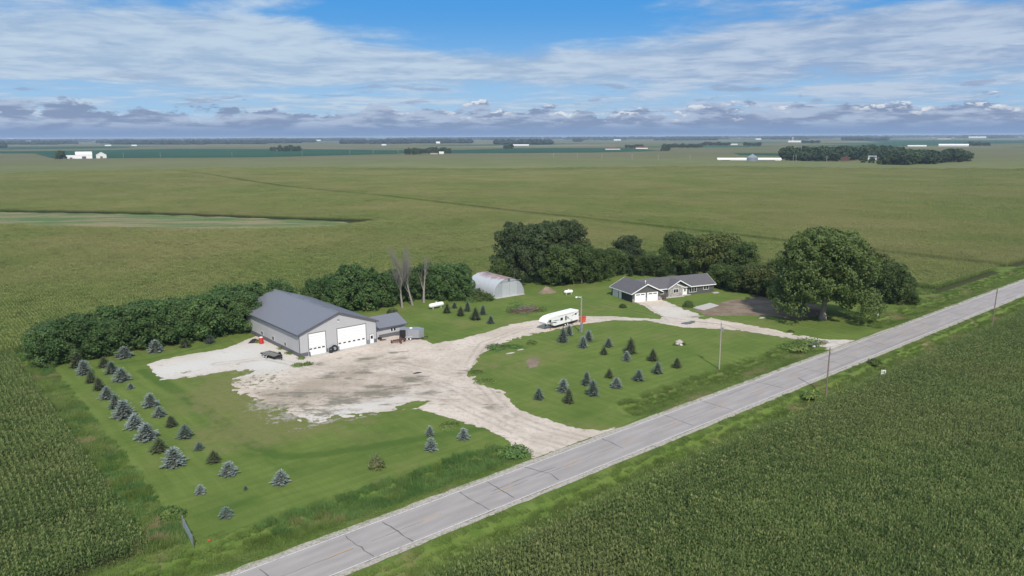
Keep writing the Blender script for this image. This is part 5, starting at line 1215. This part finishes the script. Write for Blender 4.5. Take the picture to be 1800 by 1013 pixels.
# dumpster behind
dx, dy = gp(1024, 566.5); e = empty('skid_bin', (dx, dy, 0), TH); e.scale = (.62, .62, .72); MB().prism([(-.95, .15), (.95, .15), (1.15, 1.9), (-1.15, 1.9)], 'y', -.9, .9).build('bin', M_orange, e, .03); MB().box(-1.2, 1.2, -.95, .95, 1.9, 1.98).build('rim', M_red, e)
for s in (-.8, .8): MB().box(s-.08, s+.08, -.9, .9, 0, .15).build('skid', M_black, e)
tag(e, 'orange-red steel bin behind the rear of the camper trailer', 'bin')

# ------------------------------------------------------------------ poles
def pole(px, py, hgt, label, mat=M_wood, kind='power', r=.15, lean=(0, 0), group=None, name='utility_pole', zz=None):
    X, Y = gp(px, py); e = empty(name, (X, Y, float(terrain(X, Y))), RA); e.rotation_euler = (lean[0], lean[1], RA); z0 = hgt-float(terrain(X, Y)); MB().cyl((0, 0, -.3), (0, 0, z0), r, r*.68, 10).build('pole', mat, e)
    if kind == 'power': MB().cyl((0, 0, z0), (0, 0, z0+.35), .06, .04).build('insulator', M_greymetal, e); MB().box(-.1, .1, -.22, -.1, z0-1.0, z0-.75).build('bracket', M_greymetal, e)
    if kind == 'transformer':
        MB().lathe([(.2, 0), (.24, .05), (.24, .75), (.2, .82), (.05, .86)], (.42, -.1, z0-1.9), 'z', 12).build('transformer', M_greymetal, e); MB().box(.1, .3, -.14, -.06, z0-1.6, z0-1.45).build('bracket', M_greymetal, e)
        MB().cyl((0, 0, z0-.4), (.5, 0, z0-.15), .03).cyl((.5, 0, z0-.2), (.5, 0, z0+.05), .06).build('cutout', M_white_dirty, e)
    if kind == 'lamp':
        MB().cyl((0, 0, z0-.3), (-.9, .75, z0-.15), .035).build('lamp_arm', M_steel, e); MB().lathe([(.1, 0), (.28, -.12), (.24, -.3), (.05, -.36)], (-.95, .79, z0-.1), 'z', 12).build('lamp_head', M_white, e)
        MB().box(-.35, .35, -.35, -.12, .9, 2.3).box(-.28, .28, -.3, .3, -.05, .9).build('meter_box', M_greymetal, e); MB().cyl((.12, -.12, 2.3), (.1, -.1, z0-1), .04).build('conduit', M_steel, e); MB().box(-.05, .3, -.2, .2, z0-.9, z0-.6).build('bracket', M_greymetal, e)
    return tag(e, label, 'utility pole' if name == 'utility_pole' else 'light pole', group)
pole(1021, 584, 8.9, 'pale yard light pole with meter boxes beside the camper trailer', M_wood_grey, 'lamp', name='light_pole', r=.17)
pole(1264, 649, 9.75, 'pale pole carrying a transformer at the edge of the island lawn', M_wood_grey, 'transformer')
pole(1452, 692, 8.6, 'dark wooden utility pole on the verge across the road', M_wood, 'power', lean=(0, .012))
pole(1743, 578, 9.9, 'distant wooden utility pole beside the road near the right edge', M_wood, 'power', lean=(.01, .03))
for i, (a, b, c_, d_) in enumerate(((1419, 702, 1430, 682), (1477, 690, 1474, 676))):
    p = gp(a, b); q = (*gp(1452, 692), 7.5); d = Vector(q)-Vector((*p, 0)); m = MB().cyl((0, 0, 0), tuple(d*.34), .035, .035, 6); o = m.build('guy_guard', M_yellow); o.location = (*p, float(terrain(*p))); tag(o, ['yellow guy wire guard left of the roadside pole', 'yellow guy wire guard right of the roadside pole'][i], 'guy guard')
# power line wires across the road side poles
def wire(p, q, sag, label):
    m = MB(); pts = []
    for i in range(13): f = i/12; v = Vector(p).lerp(Vector(q), f); v.z -= sag*4*f*(1-f); pts.append(v)
    for a, b in zip(pts[:-1], pts[1:]): m.cyl(a, b, .022, .022, 3, False)
    o = m.build('overhead_wire', M_trim_dark); tag(o, label, 'wire')
wire((*gp(1452, 692), 8.8), (*gp(1743, 578), 10.1), 1.1, 'thin overhead wire between the two roadside poles'); wire((*gp(1452, 692), 8.7), (*gp(1264, 649), 9.5), .5, 'thin overhead wire crossing the road to the transformer pole'); wire((*gp(1264, 649), 9.4), (*gp(1021, 584), 8.6), .8, 'thin overhead wire from transformer pole to yard light pole')

# sign, mailboxes, gate, marker post
X, Y = gp(1552, 664.5); e = empty('field_sign', (X, Y, float(terrain(X, Y))), RA-.9); MB().cyl((0, 0, -.2), (0, 0, 1.1), .03).build('post', M_trim_dark, e); MB().box(-.42, .42, -.03, .0, .75, 1.65).build('board', M_white, e); MB().box(-.25, .25, -.04, -.032, 1.1, 1.35).build('print', flat('grey_print', (.45, .47, .5)), e); tag(e, 'small square white sign at the edge of the right hand cornfield', 'sign')
X, Y = gp(1430, 608.5)
for i, (dx_, lb, mt) in enumerate(((-.7, 'left mailbox, dark, at the second driveway entry', M_trim_dark), (.1, 'white lower box between the two mailboxes', M_white), (.8, 'right mailbox, dark, at the second driveway entry', M_trim_dark))):
    p = (X+RD[0]*dx_, Y+RD[1]*dx_); e = empty('mailbox', (*p, float(terrain(*p))), RA); zt = 1.15 if i != 1 else .7
    MB().box(-.06, .06, -.06, .06, -.2, zt).build('post', M_wood, e); MB().prism([(-.18, zt), (.18, zt), (.18, zt+.2), (.1, zt+.34), (-.1, zt+.34), (-.18, zt+.2)], 'y', -.3, .3).build('box', mt, e); tag(e, lb, 'mailbox', 'mailboxes at the drive')
o = MB().box(-.11, .11, -.11, .11, -.1, 1.1).build('marker_post', M_white); o.location = (*gp(1543, 556), 0); tag(o, 'short white marker post on the grass below the maple crown', 'marker post')
# gate at the lower left corner
ga = gp(323, 929); gb = gp(340, 963); gl = math.hypot(gb[0]-ga[0], gb[1]-ga[1]); e = empty('field_gate', (ga[0], ga[1], float(terrain(*ga))), math.atan2(gb[1]-ga[1], gb[0]-ga[0]))
for a in (0, gl): MB().cyl((a, 0, -.5), (a, 0, 1.6), .06).build('post', M_steel, e)
for k in range(5): MB().cyl((.06, 0, .35+k*.27), (gl-.06, 0, .35+k*.27), .03, .03, 6).build('rail', M_steel, e)
for k in (.25, .5, .75): MB().cyl((gl*k, -.01, .3), (gl*k, -.01, 1.45), .025, .025, 6).build('brace', M_steel, e)
MB().box(-.5, -.2, -.1, .05, 0, 1.5).build('end_post', M_wood, e); tag(e, 'galvanised pipe gate standing in weeds at the lower left corner', 'gate')
o = MB().box(-.14, .14, -.1, .1, 0, .12).cyl((0, 0, .12), (0, 0, .22), .04).build('survey_marker', M_orange); o.location = (*gp(368, 951), 0); tag(o, 'tiny orange marker at the lower corner of the lawn', 'marker')

# ------------------------------------------------------------------ far country
def field(name, pts, mat, label, lift=.35):
    pp = [gp(*q, 2.2) for q in pts]; V = [(*p, 2.2+lift) for p in pp]; o = link(name, mesh_from(name, V, [tuple(range(len(V)))], mat)); tag(o, label, 'field', kind='structure')
M_soy = material('soybean_leaves', lambda t, b: t.mix(t.ss(t.noise(t.scale(t.pos(), (.3, 1, 1)), .006, 5), .4, .7), (.012, .062, .030), (.024, .082, .036)), .9, .1)
M_corn_far = material('far_corn_tops', lambda t, b: t.mix(t.ss(t.noise(t.scale(t.pos(), (.4, 1, 1)), .004, 5), .4, .65), (.125, .130, .056), (.165, .150, .080)), .9, .1)
field('soybean_field', [(-60, 270), (60, 270), (90, 278), (180, 278.5), (460, 276.5), (700, 270.5), (760, 265.5), (560, 262.5), (300, 262), (130, 265), (-60, 266.5)], M_soy, 'deep green soybean field')
field('soybean_field', [(760, 270), (1050, 268.4), (1165, 265.5), (1100, 260.5), (900, 261), (780, 264.5)], M_soy, 'second soybean field')
field('soybean_field', [(-60, 264), (240, 260.5), (200, 258), (-60, 258.5)], M_soy, 'thin soybean strip')
field('corn_field', [(-60, 258), (260, 257.5), (700, 262), (1080, 260), (1100, 257.5), (600, 259), (300, 254.5), (-60, 255)], M_corn_far, 'tan field strip')
field('soybean_field', [(1300, 273), (1380, 274), (1380, 270), (1290, 269)], M_soy, 'narrow soybean strip right')
field('soybean_field', [(1560, 251.5), (1860, 252.5), (1860, 247), (1500, 246.5)], M_soy, 'far soybean strip right')

def far_at(px, py): return gp(px, py, 2.2)
def barn(px, py, wpx, hpx, depth, roof, wall, label, name='barn', rz=None, ridge_x=True):
    X, Y = far_at(px, py); d = math.hypot(X, Y); w_ = wpx*d/FPX; h = hpx*d/FPX; e = empty(name, (X, Y, 2.2), (math.atan2(-X, Y) if rz is None else rz)); ev = h*.55
    if ridge_x: MB().prism([(0, 0), (depth, 0), (depth, ev), (depth/2, h), (0, ev)], 'x', -w_/2, w_/2).build('wall', wall, e); m = MB(); m.prism([(-.4, ev-.1), (depth/2, h+.02), (depth/2, h+.4), (-.4, ev+.3)], 'x', -w_/2-.4, w_/2+.4).prism([(depth+.4, ev-.1), (depth/2, h+.02), (depth/2, h+.4), (depth+.4, ev+.3)], 'x', -w_/2-.4, w_/2+.4).build('roof', roof, e)
    else:
        MB().prism([(-w_/2, 0), (w_/2, 0), (w_/2, ev), (0, h), (-w_/2, ev)], 'y', 0, depth).build('wall', wall, e); m = MB()
        for s in (-1, 1): m.prism([(s*(w_/2+.4), ev-.1), (0, h+.02), (0, h+.4), (s*(w_/2+.4), ev+.3)], 'y', -.5, depth+.5)
        m.build('roof', roof, e)
    MB().box(-w_*.12, w_*.12, -.15, -.01, 0, ev*.6).build('door', M_trim_dark if name == 'barn' else wall, e)
    return tag(e, label, 'barn')
barn(125, 279, 14, 4.5, 14, M_white_dirty, M_white, 'low white shed left of the two far white barns'); barn(148, 279, 22, 10, 22, M_white_dirty, M_white, 'larger white barn with raised roof centre in the far left fields'); barn(178.5, 278.5, 14, 9, 18, M_white, M_white_dirty, 'far white barn with gable front, right of the pair', ridge_x=False)
X, Y = far_at(1262, 283.5); X2, Y2 = far_at(1373, 283.5)
e = empty('livestock_barn', ((X+X2)/2, (Y+Y2)/2, 2.2), math.atan2(Y2-Y, X2-X)); LB = math.hypot(X2-X, Y2-Y)/2
MB().box(-LB, LB, 0, 14, 0, 2.6).build('wall', M_white_dirty, e); MB().prism([(-.8, 2.5), (7, 5.2), (14.8, 2.5), (14.8, 2.8), (7, 5.6), (-.8, 2.8)], 'x', -LB-1, LB+1).build('roof', M_white, e); MB().box(-LB+6, LB-10, -.1, -.01, .5, 2.0).build('curtain', M_greymetal, e); MB().box(-LB+20, -6, -8, -4, 0, 1.8).build('low_shed', M_white, e)
tag(e, 'very long low white livestock barn beside the far grove', 'barn')
X, Y = far_at(1322, 285); e = empty('grain_bin', (X, Y, 2.2)); MB().cyl((0, 0, 0), (0, 0, 7.5), 9.2, 9.2, 28, True).build('shell', M_steel, e); MB().lathe([(9.4, 7.5), (5, 10.4), (.8, 13.2), (.8, 13.8)], (0, 0, 0), 'z', 28).build('roof', M_silver, e); MB().cyl((0, -9.3, 0), (0, -9.3, 7.5), .3).build('ladder', M_greymetal, e); tag(e, 'round silver grain bin with conical roof in front of the long barn', 'grain bin')
BN = [(488, 265, 13, 3.5, 'M_white', 'far white barn before a dark grove left of centre'), (776, 271, 9, 4.5, 'M_white_dirty', 'far small pale building at the right of a grove'), (763, 271, 15, 2.5, 'M_rust', 'low reddish roof beside the small pale building'), (1077, 263.5, 30, 4, 'M_rust', 'long brown roofed barn left of centre right horizon'), (1128, 262, 24, 4.5, 'M_rust', 'second brown roofed barn near the tree group'), (1106, 260.5, 6, 2.5, 'M_white', 'tiny white shed between the two brown barns'),
      (1676, 257.5, 46, 4, 'M_white', 'long white barns right of the far grove'), (1400, 250.5, 30, 3, 'M_white_dirty', 'white farm sheds with silo behind the grove'), (1660, 245, 20, 2.5, 'M_rust', 'red barn near the right horizon'), (1718, 243, 26, 2.6, 'M_white', 'white barn near the right horizon'), (1612, 258, 30, 2.4, 'M_white', 'white shed just behind the grove'), (915, 256.5, 34, 2.6, 'M_white', 'long white shed left of centre horizon'), (1290, 255, 14, 2, 'M_white_dirty', 'white house by the centre right tree line'),
      (770, 252.5, 8, 3.5, 'M_white', 'far white barn amid the horizon trees'), (346, 248, 14, 3.5, 'M_white', 'white farm building on the left horizon'), (385, 250, 14, 2, 'M_white', 'long white roof on the left horizon'), (52, 251, 8, 3, 'M_white_dirty', 'pale farm building on the far left horizon'), (236, 257, 9, 2, 'M_white', 'white house by the far left tree line'), (1172, 245, 8, 3, 'M_white', 'white barn on the centre horizon'), (1085, 247.5, 14, 2.4, 'M_white', 'white sheds on the centre horizon'), (675, 256, 9, 2.2, 'M_white', 'small white house under the central horizon trees'), (1333, 246, 10, 2.2, 'M_white', 'white shed on the right centre horizon'),
      (190, 257, 10, 2, 'M_white', 'white shed by the far left tree line, left of the white house'), (18, 246, 8, 2.6, 'M_white', 'white building at the far left of the horizon'), (560, 248, 8, 2, 'M_white', 'small white shed left of centre on the horizon'), (1540, 245, 12, 2.2, 'M_white', 'white shed above the far grove on the horizon')]
for a, b, w_, h, mt, lb in BN: barn(a, b, w_*.85, h*.85, 14, globals()[mt], M_white_dirty if mt != 'M_red' else M_red, lb, 'farm_building')
X, Y = far_at(1393, 249); e = empty('silo', (X, Y, 2.2)); MB().lathe([(5, 0), (5, 27), (3, 30), (.5, 31)], (0, 0, 0), 'z', 14).build('shell', M_concrete, e); tag(e, 'grey tower silo behind the far grove', 'silo')
# grove house and roofs
barn(1486, 283, 12, 7, 12, flat('faded_red_roof', (.22, .10, .09)), M_rust, 'old dark house with red roof at the grove edge', 'farm_house', ridge_x=False); barn(1533, 281, 12, 6, 10, M_greymetal, M_white, 'white house among the grove trees', 'farm_house'); barn(1558, 281, 6, 3, 6, M_white, M_white, 'tiny white shed at the grove opening', 'shed'); barn(1592, 284, 3, 3, 3, flat('teal_paint', (.02, .3, .22)), flat('teal_wall', (.02, .3, .2)), 'tiny green tank at the grove opening', 'tank_shed')
# grove trees
rg = random.Random(12); GT = []
def poly_fill(pts, spacing):
    pp = np.array([far_at(*q) for q in pts]); x0, y0 = pp.min(0); x1, y1 = pp.max(0); out = []
    for a in np.arange(x0, x1, spacing):
        for b in np.arange(y0, y1, spacing):
            p = (a+rg.uniform(-.35, .35)*spacing, b+rg.uniform(-.35, .35)*spacing)
            if sdist(np.array([p[0]]), np.array([p[1]]), pp)[0] > 0: out.append(p)
    return out
def far_grove(pts, spacing, h0, h1, label, group, zz=2.2):
    for (a, b) in poly_fill(pts, spacing):
        h = rg.uniform(h0, h1); cm, tm, H0, R0 = variants['far%d' % rg.randint(0, 1)]; e = empty('tree', (a, b, zz), rg.uniform(0, 6)); wd = rg.uniform(19, 27); e.scale = (wd/(2*R0), wd/(2*R0), h/H0); link('crown', cm, e); link('trunk', tm, e); tag(e, label, 'tree', group)
far_grove([(1376, 283), (1470, 285), (1476, 281), (1600, 279), (1600, 275), (1560, 270), (1376, 275)], 26, 11, 22, 'tree in the left part of the large far grove', 'trees of the far grove')
far_grove([(1548, 290), (1615, 292), (1700, 284), (1702, 279), (1610, 277), (1600, 283)], 25, 10, 20, 'tree in the right part of the large far grove', 'trees of the far grove right part')
for i, (a, b, h, s) in enumerate([(1532, 287, 10, .8), (1545, 289, 8, .6), (1518, 286, 12, 1), (1573, 287, 9, .8)]):
    X, Y = far_at(a, b); cm, tm, H0, R0 = variants['far%d' % (i % 2)]; e = empty('tree', (X, Y, 2.2), i); e.scale = (s, s, h/H0); link('crown', cm, e); link('trunk', tm, e); tag(e, ['small tree before the white grove house', 'tiny round tree in the grove opening', 'rounded tree left of the white grove house', 'lone small tree in the grove opening'][i], 'tree')
SG = [(475, 500, 266, 10, 'dark grove behind the white barn left of centre'), (500, 528, 266.5, 10, 'right half of the dark grove left of centre'), (712, 740, 272, 11, 'scraggly grove left of the reddish roof'), (740, 793, 270, 10, 'grove behind the small pale building'), (1100, 1130, 261, 9, 'trees behind the brown roofed barns'), (1163, 1178, 266, 11, 'large dark tree standing before the tree group'), (1165, 1235, 260, 10, 'scattered trees right of the brown barns'), (1233, 1283, 256, 10, 'dense dark tree block on the centre right'), (1308, 1338, 257, 8, 'trees right of the white house'), (98, 114, 280, 12, 'dark bushes left of the far white barns'),
      (1696, 1728, 256.5, 13, 'tree block right of the long white barns'), (1734, 1738, 256.5, 12, 'lone dark conifer right of the tree block'), (886, 902, 262, 5, 'two far small trees near the long white shed'), (1410, 1440, 252, 9, 'trees behind the silo farm')]
for a, b, y_, h, lb in SG:
    n = max(1, int((b-a)/4.5)); j = 0
    for k in range(n):
        X, Y = far_at(a+(b-a)*(k+.5)/n, y_-.3*(k % 3)); d = math.hypot(X, Y); cm, tm, H0, R0 = variants['far%d' % (k % 2)]; wd = 7.0*d/FPX*rg.uniform(.8, 1.2); hh = h*d/FPX*rg.uniform(.7, 1.1) if d < 2600 else 13*rg.uniform(.8, 1.3)
        e = empty('tree', (X, Y, 2.2), rg.uniform(0, 6)); e.scale = (wd/(2*R0), wd/(2*R0), hh/H0); link('crown', cm, e); tag(e, 'tree in the '+lb if n > 1 else lb, 'tree', lb if n > 1 else None)
# lines of trees toward the horizon, too small to single out
V0 = []; F0 = []; r = np.random.RandomState(77)
base = MB().lathe([(.25, 0), (.9, .22), (1, .5), (.75, .8), (.25, 1)], (0, 0, 0), 'z', 7); bv = np.array(base.v)
bfaces = []
for f in base.f:
    for q in range(1, len(f)-1): bfaces.append((f[0], f[q], f[q+1]))
bf = np.array(bfaces)
def add_lump(X, Y, wd, h):
    v = bv*(1+r.uniform(-.22, .22, bv.shape))*np.array([wd/2, wd/2, h])+np.array([X, Y, 1.8]); F0.append(bf+sum(len(q) for q in V0) if 0 else bf+cnt[0]); V0.append(v); cnt[0] += len(bv)
cnt = [0]
M_distant = foliage('distant_tree_crown', (.012, .024, .016), (.024, .040, .022), None, .01, .1, .1)
TLN = [(0, 100, 254.5, .9), (90, 135, 253.5, .7), (195, 235, 254, 1), (240, 360, 254.5, 1.), (360, 470, 253.5, .9), (440, 560, 250.5, .6), (600, 720, 253, 1.), (700, 830, 252.3, .9), (870, 970, 254.3, .9), (1010, 1100, 246.5, .7), (1150, 1260, 247, .9), (1010, 1022, 249.5, 1), (1480, 1560, 247.5, .8), (1340, 1420, 245.5, .8), (1666, 1710, 242.5, .8), (1735, 1750, 243.5, 1), (1785, 1830, 241.5, .9), (470, 530, 252, .7), (-60, 8, 260, 1.2), (170, 260, 252.5, .6)]
for a, b, y_, dn in TLN:
    for k in range(int((b-a)*1.8*dn)):
        px = a+r.rand()*(b-a); yy = y_-r.rand()*1.2; X, Y = far_at(px, yy); d = math.hypot(X, Y); add_lump(X, Y, r.uniform(20, 42), r.uniform(12, 27))
for k in range(2600):
    px = r.uniform(-120, 1920); hz = 245.6-8.0*px/1800; yy = hz+r.choice([1.6, 2.1, 2.7, 3.5, 4.6])+r.uniform(-.15, .15)
    if float(vnoise(px*.028+yy*3.1, yy*2.3)) < .46: continue
    X, Y = far_at(px, yy)
    for q in range(3): add_lump(X+r.uniform(-60, 60), Y+r.uniform(-60, 60), r.uniform(40, 120), r.uniform(16, 32))
o = link('distant_treeline', mesh_from('distant_treeline', np.concatenate(V0), np.concatenate(F0), M_distant)); tag(o, 'blue-green lines of trees and woods along the horizon', 'trees', kind='stuff')
# tiny pale farm buildings sprinkled on the horizon (too small to tell apart)
m = MB()
M_far_roof = flat('far_pale_roof', (.42, .42, .42), .6)
for k in range(60):
    px = r.uniform(-40, 1840); hz = 245.6-8.0*px/1800; X, Y = far_at(px, hz+r.uniform(2, 4.5)); w_ = r.uniform(12, 45); h = r.uniform(7, 14); m.prism([(X-w_/2, 0), (X+w_/2, 0), (X+w_/2, h*.6), (X, h), (X-w_/2, h*.6)], 'y', Y, Y+15)
o = m.build('distant_farmsteads', M_far_roof); tag(o, 'tiny white farm roofs scattered along the horizon', 'buildings', kind='stuff')
# thin far poles
for i, (a, b) in enumerate([(973, 278), (1015, 278.5), (1058, 279.5), (1111, 281), (1157, 282.5), (1213, 281.5), (1394, 284), (1399, 284), (1453, 285), (1543, 288), (1642, 285), (217, 277.5), (282, 277), (408, 275.5), (531, 274), (615, 272), (656, 271.5), (700, 270.5)]):
    X, Y = far_at(a, b); o = MB().cyl((0, 0, 0), (0, 0, 10.5), .35, .25, 6).box(-1.1, 1.1, -.1, .1, 9.4, 9.7).build('utility_pole', M_wood_grey); o.location = (X, Y, 2.2); o.rotation_euler = (0, 0, 0); tag(o, 'far utility pole standing in the fields toward the horizon', 'utility pole', 'far utility poles')

# ------------------------------------------------------------------ haze
hz = MB().box(-70000, 70000, -30000, 75000, -6, 60).build('haze', None); hm = bpy.data.materials.new('haze_air'); hm.use_nodes = True; t = NT(hm.node_tree); t.n.clear()
pv = t.new('ShaderNodeVolumePrincipled'); pv.inputs['Color'].default_value = (.62, .78, 1, 1); pv.inputs['Density'].default_value = 6.5e-5; pv.inputs['Anisotropy'].default_value = .0
ou = t.new('ShaderNodeOutputMaterial'); t.l.new(pv.outputs[0], ou.inputs['Volume']); hz.data.materials.clear(); hz.data.materials.append(hm); tag(hz, 'thin blue summer haze over the plain', 'haze', kind='stuff')
